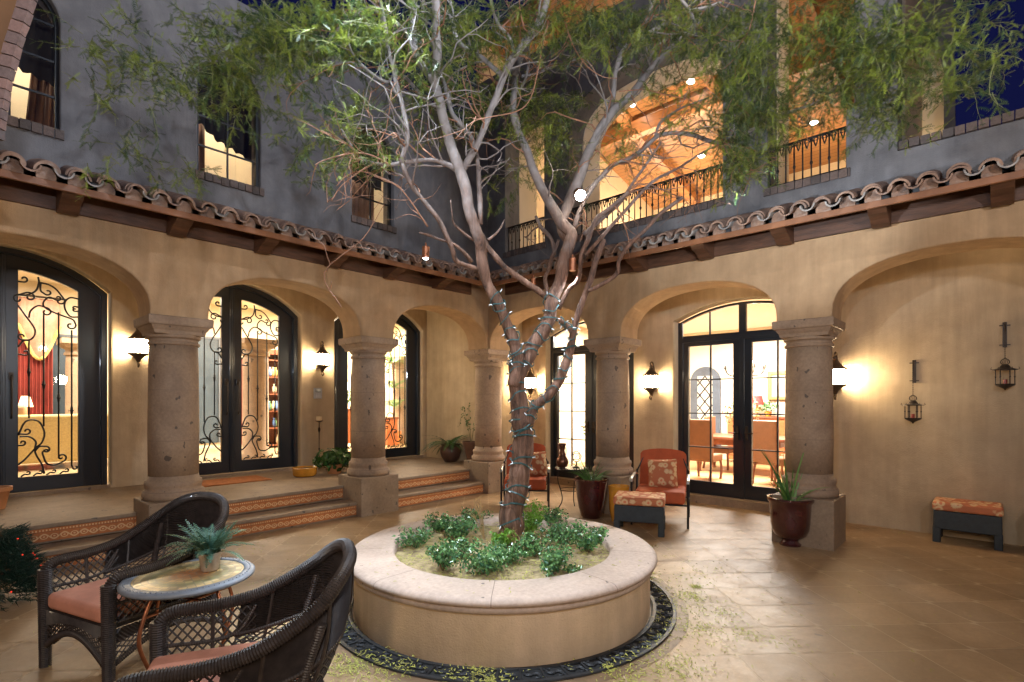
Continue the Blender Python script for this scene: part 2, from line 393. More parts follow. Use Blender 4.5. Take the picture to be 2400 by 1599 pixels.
# ================================================================= HOUSE WINGS
LW = thing('arcade_wing', 'two storey stucco wing with three ironwork doors behind its arcade, raised above tiled steps', 'building')
RW = thing('arcade_wing', 'two storey stucco wing with paned doors behind its arcade and an open railed loggia above', 'building', rz=-PI / 2)
def arcade_wall(par, cols, u0, u1, ztop, zc=2.42, half=.27, apex=3.0, th=.23):
    pts = [(u0, ztop), (u0, zc)]; cols = sorted(cols)
    edges = []
    for a, b in zip(cols[:-1], cols[1:]):
        l, r = a + half, b - half
        pts += [(l, zc)] + arch(l, r, zc + .06, apex - zc - .06, 26, 2.25) + [(r, zc)]
    pts += [(u1, zc), (u1, ztop)]
    mb = MB(); mb.prism(pts, [], 'Y', -th, th)
    return mb.build('arcade_wall', STUC, par, smooth=False, bevel=.022, seg=3, angle=50)
arcade_wall(LW, [-9.56, -7.17, -4.78, -2.39, 0], -9.56, -.1, 3.5)
arcade_wall(RW, [0, 2.5, 5.0, 7.5, 10.0], -.225, 10.0, 3.52)
def column(par, u, seed=0):
    s = MB(); s.lathe([(.232, .76), (.236, 1.2), (.230, 1.9), (.222, 2.14)], (u, 0, 0), 40)
    o = s.build('column', CANT, par, smooth=True)
    p = MB(); p.box((u - .30, -.30, -.01), (u + .30, .30, .52)); p.build('plinth', CANTP, o, bevel=.012, seg=2)
    b = MB(); b.lathe([(.285, .522), (.29, .56), (.285, .60), (.262, .615), (.258, .64), (.262, .655), (.268, .68), (.262, .705), (.240, .715), (.232, .765)], (u, 0, 0), 40)
    b.build('base_ring', CANT, o, smooth=True)
    c = MB(); c.lathe([(.222, 2.135), (.238, 2.14), (.242, 2.155), (.236, 2.17), (.225, 2.175), (.225, 2.20), (.248, 2.215), (.252, 2.235), (.245, 2.25)], (u, 0, 0), 40, cap=False)
    c.sqlathe([(.18, 2.235), (.232, 2.245), (.236, 2.262), (.240, 2.28), (.255, 2.30), (.268, 2.325), (.272, 2.33), (.29, 2.332), (.295, 2.35), (.297, 2.415), (.285, 2.424)], (u, 0, 0))
    c.build('capital', CANT, o)
    return o
for u in (-7.17, -4.78, -2.39, 0): column(LW, u)
for u in (2.5, 5.0, 7.5): column(RW, u)

# ---- eaves with tiles
def eave(par, u0, u1, seed, mitre_right):
    r = random.Random(seed)
    zf = 3.335
    f = MB(); f.box((u0, -.675, zf), (u1, -.645, zf + .062)); f.build('fascia', FASC, par, bevel=.004, seg=1)
    s = MB(); s.add([(u0, -.645, zf + .045), (u1, -.645, zf + .045), (u1, -.23, zf + .19), (u0, -.23, zf + .19),
                     (u0, -.645, zf + .065), (u1, -.645, zf + .065), (u1, -.20, zf + .21), (u0, -.20, zf + .21)],
                    [(3, 2, 1, 0), (4, 5, 6, 7), (0, 1, 5, 4)]); s.build('soffit', WOODB, par, fixn=False)
    b = MB(); b.box((u0, -.272, 3.27), (u1, -.2325, 3.50)); b.build('ledger_board', WOODB, par)
    step = .86; u = (u1 - .75) if mitre_right else (u0 + .75)
    while u0 < u < u1 + .1:
        prof = [(-.273, 3.245), (-.34, 3.235), (-.40, 3.25), (-.45, 3.285), (-.50, 3.30), (-.56, 3.31), (-.60, 3.335), (-.635, 3.345), (-.635, 3.375), (-.273, 3.505)]
        m = MB(); m.prism([(y, z) for y, z in prof], [], 'X', u - .075, u + .075)
        m.build('rafter_tail', WOODB, par, bevel=.006, seg=1)
        u += -step if mitre_right else step
    t = MB(); pitch = .204; n = int((u1 - u0) / pitch); sl = .36
    for k in range(n + 1):
        uc = (u1 - .13 - k * pitch) if mitre_right else (u0 + .13 + k * pitch)
        for layer in range(2):
            y0 = -.735 + layer * (.055 + r.uniform(-.012, .012)) + r.uniform(-.012, .012); R0 = .080 + r.uniform(-.006, .006)
            uu = uc + r.uniform(-.01, .01); zz = zf + .108 + (.0 if layer == 0 else .028) + r.uniform(-.006, .006) ; th = .017
            sk = r.uniform(-.03, .03); vs = []; fs = []; N = 10
            for j, (yy, rr) in enumerate(((y0, R0), (y0 + .25, R0 * .97), (-.17, R0 * .92))):
                for q, R in enumerate((rr, rr - th)):
                    for i in range(N + 1):
                        a = PI * i / N
                        vs.append((uu + R * math.cos(a) + sk * (yy - y0), yy, zz + (yy - y0) * sl + R * math.sin(a) * (1.02 if q == 0 else 1)))
            W = N + 1
            for j in range(2):
                o_, i_ = j * 2 * W, j * 2 * W + W; o2, i2 = (j + 1) * 2 * W, (j + 1) * 2 * W + W
                for i in range(N):
                    fs += [(o_ + i, o_ + i + 1, o2 + i + 1, o2 + i), (i_ + i + 1, i_ + i, i2 + i, i2 + i + 1)]
            for i in range(N): fs.append((i, W + i, W + i + 1, i + 1))
            fs += [(0, 2 * W, 3 * W, W), (N, W + N, 3 * W + N, 2 * W + N)]
            t.add(vs, fs, 0)
        # pan tile between
        uu = uc - pitch / 2 + r.uniform(-.008, .008); y0 = -.765 + r.uniform(-.02, .015); R = .068; vs = []; fs = []; N = 8; th = .014
        for yy in (y0, -.17):
            for q, RR in enumerate((R, R - th)):
                for i in range(N + 1):
                    a = PI + PI * i / N; vs.append((uu + RR * math.cos(a), yy, zf + .134 + (yy - y0) * sl + RR * math.sin(a)))
        W = N + 1
        for i in range(N):
            fs += [(i, i + 1, 2 * W + i + 1, 2 * W + i), (W + i, 3 * W + i, 3 * W + i + 1, W + i + 1), (i, W + i, W + i + 1, i + 1)]
        t.add(vs, fs, 1 if r.random() < .6 else 0)
        # mortar birdstop under the cover tile
        m = [(uc - .064, zf + .063), (uc + .064, zf + .063)]; N = 8
        for i in range(N + 1):
            a = PI * i / N; m.append((uc + .064 * math.cos(a), zf + .105 + .067 * math.sin(a)))
        t.prism(m, [], 'Y', -.655 + r.uniform(0, .02), -.60, 0)
    t.build('roof_tiles', [TILE, MORTAR], par, smooth=False)
eave(LW, -9.5, -.655, 3, True)
eave(RW, .655, 10, 5, False)

# ---- upper walls
WINS = [(-6.07, .33), (-4.28, .33), (-2.43, .33)]
mb = MB(); holes = []
for c, hw in WINS: holes.append([(c - hw, 4.02)] + arch(c - hw, c + hw, 4.99, .33, 16) + [(c + hw, 4.02)])
mb.prism([(-9.5, 3.5), (-.2, 3.5), (-.2, 6.08), (-9.5, 6.08)], holes, 'Y', -.20, .08)
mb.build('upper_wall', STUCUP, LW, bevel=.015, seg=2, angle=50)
def bricks_row(mb, u0, u1, z0, z1, y0, y1, w, r):
    u = u0
    while u < u1 - .02:
        e = min(u + w * r.uniform(.92, 1.08), u1)
        j = r.uniform(-.006, .006)
        mb.box((u + .004, y0 + j, z0 + r.uniform(-.003, .003)), (e - .004, y1, z1), 0, r.random()); u = e
rb = random.Random(11)
for i, (c, hw) in enumerate(WINS):
    f = MB(); out = [(c - hw, 4.02)] + arch(c - hw, c + hw, 4.99, .33, 16) + [(c + hw, 4.02)]
    k = .028; inn = [(c - hw + k, 4.02 + k)] + arch(c - hw + k, c + hw - k, 4.99, .33 - k, 16) + [(c + hw - k, 4.02 + k)]
    f.prism(out, [inn], 'Y', -.13, -.08)
    f.box((c - .008, -.115, 4.04), (c + .008, -.095, 5.30)); f.box((c - hw + .02, -.114, 4.335), (c + hw - .02, -.096, 4.352)); f.box((c - hw + .02, -.114, 4.66), (c + hw - .02, -.096, 4.677))
    f.box((c - hw + .02, -.114, 4.99), (c + hw - .02, -.096, 5.007))
    o = f.build('window', IRON, LW)
    g = MB(); g.prism(inn, [], 'Y', -.107, -.103); g.build('pane', GLASS, o)
    s = MB(); bricks_row(s, c - hw - .03, c + hw + .03, 3.935, 4.018, -.232, -.06, .082, rb); s.build('sill', BRICK, o, tone=True)
    dr = MB()                       # dark sheet added in place of night sky reflected in the pane, brown side drape
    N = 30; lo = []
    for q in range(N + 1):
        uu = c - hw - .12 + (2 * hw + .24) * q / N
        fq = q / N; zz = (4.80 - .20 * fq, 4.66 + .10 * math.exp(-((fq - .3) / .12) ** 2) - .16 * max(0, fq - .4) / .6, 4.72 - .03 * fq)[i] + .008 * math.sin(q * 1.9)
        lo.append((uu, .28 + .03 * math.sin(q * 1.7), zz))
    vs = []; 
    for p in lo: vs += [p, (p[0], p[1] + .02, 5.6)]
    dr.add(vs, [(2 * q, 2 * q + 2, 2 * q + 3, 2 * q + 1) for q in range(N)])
    dr.build('reflection_sheet', M('dark_sky_reflection', (.02, .017, .015), .9), o, smooth=True, solid=.004)
    d2 = MB(); vs = []; x0 = (c + .12, c - .42, c + .05)[i]; x1 = (c + .52, c - .02, c + .5)[i]
    for q in range(25):
        uu = x0 + (x1 - x0) * q / 24; vs += [(uu, .60 + .035 * math.sin(q * 1.5), 3.75), (uu + (-.12 if i else .10) * (1 - q / 24), .60 + .035 * math.sin(q * 1.5), 5.0)]
    d2.add(vs, [(2 * q, 2 * q + 2, 2 * q + 3, 2 * q + 1) for q in range(24)])
    d2.build('drape', M('brown_drape', (.16, .075, .04), .85, var=.3, vs=3), o, smooth=True, solid=.004)
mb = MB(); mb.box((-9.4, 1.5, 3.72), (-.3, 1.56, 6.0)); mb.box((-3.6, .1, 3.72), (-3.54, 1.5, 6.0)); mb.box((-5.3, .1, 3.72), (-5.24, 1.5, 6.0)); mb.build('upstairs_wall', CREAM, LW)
mb = MB(); mb.box((-9.4, .09, 3.66), (-.3, 1.6, 3.72)); mb.box((-9.4, .09, 6.0), (-.2, 1.6, 6.04)); mb.build('upstairs_ceiling', CREAMD, LW)

# right upper wall with the openings of the loggia
OP = [(.59, 1.41, 3.98), (1.88, 4.13, 3.96), (4.63, 5.39, 3.94)]
mb = MB()
h1 = [(.59, 3.98)] + arch(.59, 1.41, 5.68, .36, 14, 2.4) + [(1.41, 3.98)]
h2 = [(1.88, 3.96)] + arch(1.88, 4.13, 5.42, .66, 22, 2.5) + [(4.13, 3.96)]
h3 = [(4.63, 3.94), (4.63, 6.75), (5.47, 6.75), (5.47, 4.55), (5.39, 4.55), (5.39, 3.94)]
mb.prism([(-.2, 3.52), (10, 3.52), (10, 3.985), (5.82, 3.985), (5.82, 7.0), (-.2, 7.0)], [h1, h2, h3], 'Y', -.20, .15)
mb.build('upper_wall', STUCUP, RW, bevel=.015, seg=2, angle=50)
mb = MB(); mb.prism([(-.2, 3.86), (5.8, 3.86), (5.8, 7.0), (-.2, 7.0)], [[(u + (.012 if u < 1 else -.012), z + .012) if False else (u, z) for u, z in h1], [(1.89 + (u - 1.88) * (2.23 / 2.25), z - .006 if z > 4.5 else z) for u, z in h2], [(4.64, 3.95), (4.64, 6.74), (5.46, 6.74), (5.46, 4.56), (5.38, 4.56), (5.38, 3.95)]], 'Y', .152, .62)
mb.build('inner_arch_wall', CREAM, RW, bevel=.01, seg=1, angle=50)
for (a, b, z) in OP: s = MB(); bricks_row(s, a - .04, b + .04, z - .085, z - .002, -.222, .12, .082, rb); s.build('brick_sill', BRICK, RW, tone=True)
s = MB(); bricks_row(s, 5.825, 9.9, 3.987, 4.065, -.222, .17, .082, rb); s.build('parapet_brick_cap', BRICK, RW, tone=True)
def railing(par, a, b, z, top):
    yy = -.12
    m = MB(); m.box((a, yy - .012, z + .025), (b, yy + .012, z + .042)); m.box((a, yy - .014, top), (b, yy + .014, top + .014))
    n = max(2, round((b - a) / .085)); w = (b - a) / n
    for k in range(n):
        u = a + (k + .5) * w; sd = 1 if k % 2 else -1
        for (c1, r_) in ((sd, .034), (-sd, .028)):
            p = scroll([(u, top - .10), (u + .012 * c1, top - .06), (u + .018 * c1, top - .035)], None, (c1, r_, .95), 4)
            m.tube([(q[0], yy, min(q[1], top)) for q in p], .0068, 5)
    o = m.build('railing', IRON, par, smooth=True)
    src = None
    for k in range(n + 1):
        u = a + k * w
        u = min(max(u, a + .008), b - .008)
        key = k % 2
        bm_ = MB(); bm_.tube([(u, yy, z + .03), (u, yy, top)], .0082, 6)
        if key: bm_.lathe([(.006, -.03), (.013, -.012), (.017, 0), (.013, .012), (.006, .03)], (u, yy, z + (top - z) * .42), 8)
        bm_.build('baluster', IRON, o, smooth=True)
for (a, b, z) in OP: railing(RW, a, b, z, 4.395 if a > 1 else 4.40)

# ---- loggia behind the right upper wall: floor, walls, sloping plank ceiling, beams
cz = lambda d: 6.75 + (6.7 - d) * .20
mb = MB(); mb.box((-.35, .15, 3.78), (10, 6.9, 3.85)); mb.build('loggia_floor', CANTP, RW)
mb = MB()
hole = [(-.0, 0)]
mb.prism([(.1, 3.85), (6.7, 3.85), (6.7, cz(6.7)), (.1, cz(.1))], [[(.75, 3.86)] + arch(.75, 1.75, 5.35, .35, 12) + [(1.75, 3.86)]], 'X', -.40, -.32)
mb.build('loggia_side_wall', CREAMD, RW)
mb = MB(); mb.box((-.31, 6.7, 3.85), (5.8, 6.8, 6.75)); mb.build('loggia_wall', CREAMD, RW)
mb = MB(); mb.box((5.7, .625, 3.855), (5.8, 2.5, 7.4)); mb.build('loggia_side_wall', CREAMD, RW)
mb = MB(); mb.box((2.0, 5.7, 3.86), (2.35, 6.7, 6.9)); mb.box((1.9, 5.5, 5.3), (2.45, 6.7, 5.42)); mb.build('chimney_breast', CREAM, RW, bevel=.02, seg=2)
m = MB(); m.add([(-.4, .15, cz(.15)), (5.8, .15, cz(.15)), (5.8, 6.75, cz(6.75)), (-.4, 6.75, cz(6.75)), (-.4, .15, cz(.15) + .1), (5.8, .15, cz(.15) + .1), (5.8, 6.75, cz(6.75) + .1), (-.4, 6.75, cz(6.75) + .1)], [(0, 3, 2, 1), (4, 5, 6, 7), (0, 1, 5, 4), (1, 2, 6, 5), (2, 3, 7, 6), (3, 0, 4, 7)])
m.build('plank_ceiling', m_planks('loggia_planks', 1, .12), RW)
for u in (.9, 2.75, 4.45):
    m = MB(); m.add([(u - .09, .2, cz(.2) - .22), (u + .09, .2, cz(.2) - .22), (u + .09, 6.7, cz(6.7) - .22), (u - .09, 6.7, cz(6.7) - .22), (u - .09, .2, cz(.2) - .01), (u + .09, .2, cz(.2) - .01), (u + .09, 6.7, cz(6.7) - .01), (u - .09, 6.7, cz(6.7) - .01)], [(0, 3, 2, 1), (4, 5, 6, 7), (0, 1, 5, 4), (1, 2, 6, 5), (2, 3, 7, 6), (3, 0, 4, 7)])
    m.build('ceiling_beam', BEAM, RW)
m = MB(); m.box((-.35, 3.2, cz(3.2) - .42), (5.7, 3.42, cz(3.2) - .12)); m.build('ceiling_beam', BEAM, RW, bevel=.01)
# chimney tower past the loggia
CH = thing('garden_wall_niche', 'narrow lit arch in the dark stucco wall beyond the right-hand parapet', 'wall', (0, 0, 0), -PI / 2)
p0 = onX(2140, 0, 2.6); p1 = onX(2212, 0, 2.6); ua, ub = -p0.y, -p1.y
zt = onX(2160, 130, 2.6).z
m = MB(); m.prism([(5.0, 3.86), (5.0, 9.0), (ub + .06, 9.0), (ub + .14, 3.86)], [[(ua, 3.9)] + arch(ua, ub, zt - .35, .35, 10) + [(ub, 3.9)]], 'Y', 2.6, 2.75)
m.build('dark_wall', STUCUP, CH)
m = MB(); m.box((5.0, 3.1, 3.86), (ub - .02, 3.2, 8.0)); m.build('lit_wall', CREAM, CH)
# ---- ground floor back walls with door openings
def doorhole(c, hw, zb, zs, rise): return [(c - hw, zb)] + seg_arch(c - hw, c + hw, zs, rise) + [(c + hw, zb)]
LD = [(-5.96, 1.03), (-3.33, 1.05), (-.62, .97)]
mb = MB(); mb.prism([(-9.5, .36), (.48, .36), (.48, 3.62), (-9.5, 3.62)], [doorhole(c, h + .03, .42, 3.02, .42) for c, h in LD], 'Y', 2.3, 2.5)
mb.build('back_wall', STUCIN, LW, bevel=.02, seg=2, angle=50)
mb = MB(); mb.prism([(.2, .36), (.2, 3.62), (2.5, 3.62), (2.5, .36)], [], 'X', .482, .60); mb.box((-9.5, .22, 3.62), (.6, 2.6, 3.70)); mb.build('porch_ceiling', STUCIN, LW)
RD = [(1.17, .90), (3.80, .97)]
mb = MB(); mb.prism([(-.9, -.01), (10, -.01), (10, 3.45), (-.9, 3.45)], [doorhole(RD[0][0], .93, .06, 2.80, .23), doorhole(RD[1][0], 1.0, .06, 2.80, .23)], 'Y', 1.3, 1.52)
mb.build('back_wall', STUCIN, RW, bevel=.02, seg=2, angle=50)
mb = MB(); mb.box((-.9, .22, 3.45), (10, 1.6, 3.54)); mb.prism([(.22, -.01), (.22, 3.45), (1.3, 3.45), (1.3, -.01)], [], 'X', -.44, -.36); mb.build('porch_ceiling', STUCIN, RW)

# ---- ironwork doors
def grille(cu, sgn, zb, zt_in, zt_out, w, y):
    """iron scrollwork of one leaf; cu = inner edge of the glass, sgn = direction away from the meeting stile"""
    H = 2.57; m = MB()
    X = lambda a: cu + sgn * a * w
    Z = lambda b: zb + b * H
    def S(pts, a=None, b=None, r=.0105):
        q = scroll([(p[0] * w, p[1] * H) for p in pts], a, b)
        m.tube([(cu + sgn * p[0], y, zb + p[1]) for p in q], r, 6)
    def bar(a, b0, b1, kn):
        m.tube([(X(a), y, Z(b0)), (X(a), y, Z(b1))], .0095, 6)
        m.lathe([(.010, -.06), (.014, -.035), (.016, -.010), (.026, 0), (.016, .010), (.014, .035), (.010, .06)], (X(a), y, Z(kn)), 8)
    bar(.17, .285, .665, .51); bar(.41, .245, .80, .45); bar(.66, .09, .815, .385); bar(.885, .045, .73, .32)
    for t_ in (0, .0):
        pass
    # foot scrolls
    S([(.0, .205), (.12, .27), (.32, .27), (.42, .215), (.38, .165), (.28, .14), (.12, .09), (.0, .062)], None, None)
    S([(.0, .205), (.03, .21), (.12, .208)], None, (1, .040, .9))
    S([(.42, .01), (.38, .055), (.28, .11), (.27, .14), (.28, .17), (.18, .195), (.02, .198)], None, None)
    S([(0, .155), (.06, .155)], None, (1, .034, .9))
    S([(.27, .125), (.34, .145), (.44, .145)], None, (-1, .045, .85))
    S([(.40, .10), (.46, .06), (.60, .05), (.74, .065)], None, (1, .055, .95))
    S([(.40, .10), (.39, .115), (.42, .125)], None, (-1, .025, .7))
    S([(.66, .09), (.665, .085)], None, (1, .02, .6))
    S([(.885, .045), (.90, .03)], None, (1, .03, .8))
    for a in (.10, .30, .52, .74): S([(a - .06, .003), (a, .014), (a + .04, .012)], None, (1, .024, .85), .009)
    # head scrolls (follow the arch)
    zt_ = lambda a: (zt_in + (zt_out - zt_in) * a - zb) / H
    S([(.0, .88), (.14, .885), (.28, .91), (.33, .95), (.32, zt_(.33) - .0)], (1, .05, .85), None)
    S([(.0, .945), (.08, .945)], None, (1, .040, .85))
    S([(.36, zt_(.36) - .025), (.50, zt_(.5) - .02), (.62, zt_(.62) - .03), (.75, .885)], None, (-1, .05, .85))
    S([(.36, .955), (.36, .915), (.42, .90)], None, (1, .042, .8))
    S([(.62, .875), (.50, .885), (.41, .86), (.42, .835), (.55, .815), (.72, .80), (.90, .785), (.95, .765)], (1, .035, .85), (-1, .055, .95))
    S([(1.0, .80), (.86, .80), (.77, .835), (.77, .87), (.86, .895), (1.0, .893)])
    S([(1.0, .85), (.95, .852)], None, (1, .022, .8)); S([(1.0, .83), (.95, .828)], None, (-1, .022, .8))
    S([(.0, .88), (.12, .895)], None, (-1, .060, .95))
    S([(.0, .83), (.10, .79), (.24, .735), (.27, .70), (.20, .67), (.08, .665)], None, (-1, .045, .9))
    S([(.17, .775), (.20, .81), (.32, .838), (.46, .832)], None, (-1, .055, .95))
    S([(.17, .665), (.08, .66), (.0, .63)]); S([(.0, .595), (.10, .592)], None, (1, .035, .85))
    return m
def iron_door(c, hw):
    zb, zs, rise = .42, 3.0, .42; y0, y1 = 2.40, 2.47
    out = doorhole(c, hw, zb, zs, rise)
    R = ((hw * hw) + rise * rise) / (2 * rise)
    top = lambda u: zs + math.sqrt(max(0, R * R - (u - c) ** 2)) - (R - rise)
    gl = []
    for s in (-1, 1):
        a, b = c + s * .15, c + s * (hw - .30)
        N = 8; q = [(a, .60)] + [(a + (b - a) * k / N, top(a + (b - a) * k / N) - .235) for k in range(N + 1)] + [(b, .60)]
        gl.append(q)
    f = MB(); f.prism(out, gl, 'Y', y0 + .01, y1)
    fr = MB(); k = .07
    inn = [(c - hw + k, zb - .0)] + [(u, z - k) for u, z in seg_arch(c - hw + k, c + hw - k, zs + .03, rise - .03 + .0)] + [(c + hw - k, zb - .0)]
    f.prism(out[:1] + out[1:-1] + out[-1:] + inn[::-1], [], 'Y', y0 - .045, y0 + .012)
    f.box((c - .035, y0 - .018, zb), (c + .035, y0 + .011, top(c) - .09)); f.box((c - .012, y0 - .03, zb), (c + .012, y0 - .017, top(c) - .09))
    o = f.build('iron_door', DOORM, LW, bevel=.006, seg=1, angle=40)
    for s, q in zip((-1, 1), gl):
        g = MB(); g.prism([(u + (0), z) for u, z in q], [], 'Y', y0 + .038, y0 + .044); g.build('pane', GLASS, o)
        a = q[0][0]; w = abs(q[-1][0] - a)
        m = grille(a, s, .60, q[1][1], q[-2][1], w, y0 + .012); m.build('grille', IRON, o, smooth=True)
        h = MB(); hx = c + s * .085
        h.tube([(hx, y0 - .02, 1.86), (hx, y0 - .065, 1.84), (hx, y0 - .075, 1.70), (hx, y0 - .065, 1.38), (hx, y0 - .02, 1.34)], .011, 8)
        h.box((hx - .022, y0 - .03, 1.80), (hx + .022, y0 + .012, 1.90)); h.build('handle', IRONB, o, smooth=False)
    t = MB(); t.box((c - hw - .02, 2.28, .36), (c + hw + .02, 2.52, .418)); t.build('threshold', CANTP, o)
for c, h in LD: iron_door(c, h)
def french_door(c, hw):
    zb, zs, rise = .12, 2.78, .22; y0, y1 = 1.44, 1.50
    out = doorhole(c, hw, zb, zs, rise); R = (hw * hw + rise * rise) / (2 * rise)
    top = lambda u: zs + math.sqrt(max(0, R * R - (u - c) ** 2)) - (R - rise)
    holes = []
    for s in (-1, 1):
        a, b = c + s * .13, c + s * (hw - .15); holes.append([(a, .32), (a, 2.40), (b, 2.40), (b, .32)])
        a, b = c + s * .05, c + s * (hw - .045); N = 8
        holes.append([(a, 2.565)] + [(a + (b - a) * k / N, top(a + (b - a) * k / N) - .035) for k in range(N + 1)] + [(b, 2.565)])
    f = MB(); f.prism(out, holes, 'Y', y0, y1); f.box((c - hw, y0 - .03, zb), (c - hw + .07, y0, 2.78)); f.box((c + hw - .07, y0 - .03, zb), (c + hw, y0, 2.78))
    f.box((c - .03, y0 - .02, zb), (c + .03, y0, 2.5)); f.box((c - hw + .07, y0 - .03, 2.46), (c + hw - .07, y0, 2.52))
    o = f.build('glazed_door', DOORM, RW, bevel=.005, seg=1, angle=40)
    mu = MB()
    for s in (-1, 1):
        a, b = sorted((c + s * .13, c + s * (hw - .15)))
        mid = (a + b) / 2; mu.box((mid - .010, y0 + .015, .32), (mid + .010, y0 + .045, 2.40))
        for k in (1, 2, 3): z = .32 + 2.08 * k / 4; mu.box((a, y0 + .016, z - .009), (b, y0 + .044, z + .009))
        u = c + s * hw * .5; mu.box((u - .010, y0 + .015, 2.565), (u + .010, y0 + .045, top(u) - .03))
    mu.build('glazing_bars', DOORM, o)
    for q in holes: g = MB(); g.prism(q, [], 'Y', y0 + .028, y0 + .033); g.build('pane', GLASS, o)
    for s in (-1, 1):
        h = MB(); hx = c + s * .065; h.tube([(hx, y0 - .03, 1.08), (hx, y0 - .07, 1.08), (hx + s * .02, y0 - .075, 1.08), (hx + s * .11, y0 - .07, 1.085)], .010, 8); h.box((hx - .018, y0 - .03, .98), (hx + .018, y0 + .001, 1.18)); h.build('handle', IRONB, o)
    t = MB(); t.box((c - hw - .02, 1.28, -.01), (c + hw + .02, 1.54, .118)); t.build('threshold', CANTP, o)
for c, h in RD: french_door(c, h)

# ---- rooms seen through the doors (parts of the wings)
mb = MB(); mb.box((-9.5, 8.0, .3), (3.6, 8.1, 4.0)); mb.box((3.5, 2.5, .3), (3.6, 8.0, 4.0)); mb.box((-9.5, 2.5, .3), (-9.4, 8.0, 4.0)); mb.box((.6, 2.44, .3), (3.5, 2.50, 4.0)); mb.build('room_wall', CREAM, LW)
mb = MB(); mb.box((-9.5, 2.5, .30), (3.6, 8.1, .39)); mb.build('room_floor', M('glossy_limestone', (.50, .38, .22), .2, var=.2, vs=2), LW)
mb = MB(); mb.box((-9.5, 2.5, 4.0), (3.6, 8.1, 4.08)); mb.build('room_ceiling', CREAM, LW)
mb = MB(); mb.box((-1.1, 7.5, -.01), (9.0, 7.6, 3.4)); mb.box((-1.2, 1.52, -.01), (-1.1, 7.6, 3.4)); mb.box((8.9, 1.52, -.01), (9.0, 7.5, 3.4)); mb.build('room_wall', CREAM, RW)
mb = MB(); mb.box((-1.1, 1.52, 0.0), (9.0, 7.5, .012)); mb.build('room_floor', OAKFL, RW)
mb = MB(); mb.box((-1.1, 1.52, 3.4), (9.0, 7.5, 3.48)); mb.build('room_ceiling', M('white_ceiling', (.85, .84, .80), .8), RW)

# ---- porch platform and steps
mb = MB(); mb.box((-9.5, .24, 0.002), (.482, 2.6, .378)); o = mb.build('porch_platform', CANTP, None, bevel=.008, seg=1); tag(o, 'raised stone porch floor behind the left arcade', None, kind='structure')
bays = [(-6.87, -5.08, 'leftmost run of tiled steps, half hidden behind the far wicker chair'), (-4.48, -2.69, 'run of tiled steps leading to the door with the doormat'), (-2.09, -.30, 'short run of tiled steps nearest the inner corner of the courtyard')]
for a, b, lab in bays:
    st = thing('porch_steps', lab, 'steps', (0, 0, 0), group='tiled porch steps')
    a0, b0 = a, b
    for k, (y, z0, z1) in enumerate(((-.20, .0, .19), (.14, .19, .38))):
        m = MB(); m.box((a0, y, z1 - .042), (b0, y + (.36 if k == 0 else .099), z1)); 
        m.box((a0, y + .025, z0 + .001), (b0, y + .099, z0 + .024)); m.build('tread', CANTP, st, bevel=.01, seg=2)
        m = MB(); m.box((a0 + .002, 0, 0), (b0 - .002, .08, .1238)); r_ = m.build('tile_riser', RISER, st); r_.location = (0, y + .018, z0 + .0242)
    m = MB(); m.box((a0, .0, .002), (b0, .239, .147)); m.build('core', CANTP, st)
# ================================================================= GROUND
def patio():
    s = .375; h = s * math.sqrt(2) / 2
    mb = MB(); rr = random.Random(5)
    e = .0038; cl = .045
    D = h * 2
    for i in range(-30, 31):
        for j in range(-40, 41):
            cx = 4.49 + CAM.x + i * D / 2 + .12; 
            # diagonal squares: centres on two interleaved grids
            cx = i * h; cy = j * D + (i % 2) * h
            X, Y = cx - .58, cy + .22
            if X < -14 or X > 1.7 or Y < -11 or Y > 1.0: continue
            if Y > .05 and X < -.3: pass
            pts = []
            q = h - e * 1.4
            stretch = 1
            corners = [(-q, 0), (0, -q), (q, 0), (0, q)]
            for k in range(4):
                a, b = Vector(corners[k]), Vector(corners[(k + 1) % 4]); d = (b - a).normalized()
                if k % 2 == 0: pts += [a + d * (cl if k == 0 else cl), b]
                else: pts += [a, b - d * cl]
            out = []
            for p in pts:
                if not out or (p - out[-1]).length > .004: out.append(p)
            dz = rr.uniform(-.0004, .0004); k0 = len(mb.v)
            mb.v += [(X + p.x, Y + p.y, .004 + dz) for p in out]; mb.f.append(tuple(range(k0, k0 + len(out)))); mb.m.append(0); mb.t.append(rr.random())
    k0 = len(mb.v); mb.v += [(-40, -40, .0022), (40, -40, .0022), (40, 40, .0022), (-40, 40, .0022)]; mb.f.append((k0, k0 + 1, k0 + 2, k0 + 3)); mb.m.append(1); mb.t.append(.5)
    o = mb.build('patio_floor', [FLOORM, GROUT], None, tone=True, fixn=False); tag(o, 'sealed stone patio in small diamond tiles', None, kind='structure')
patio()
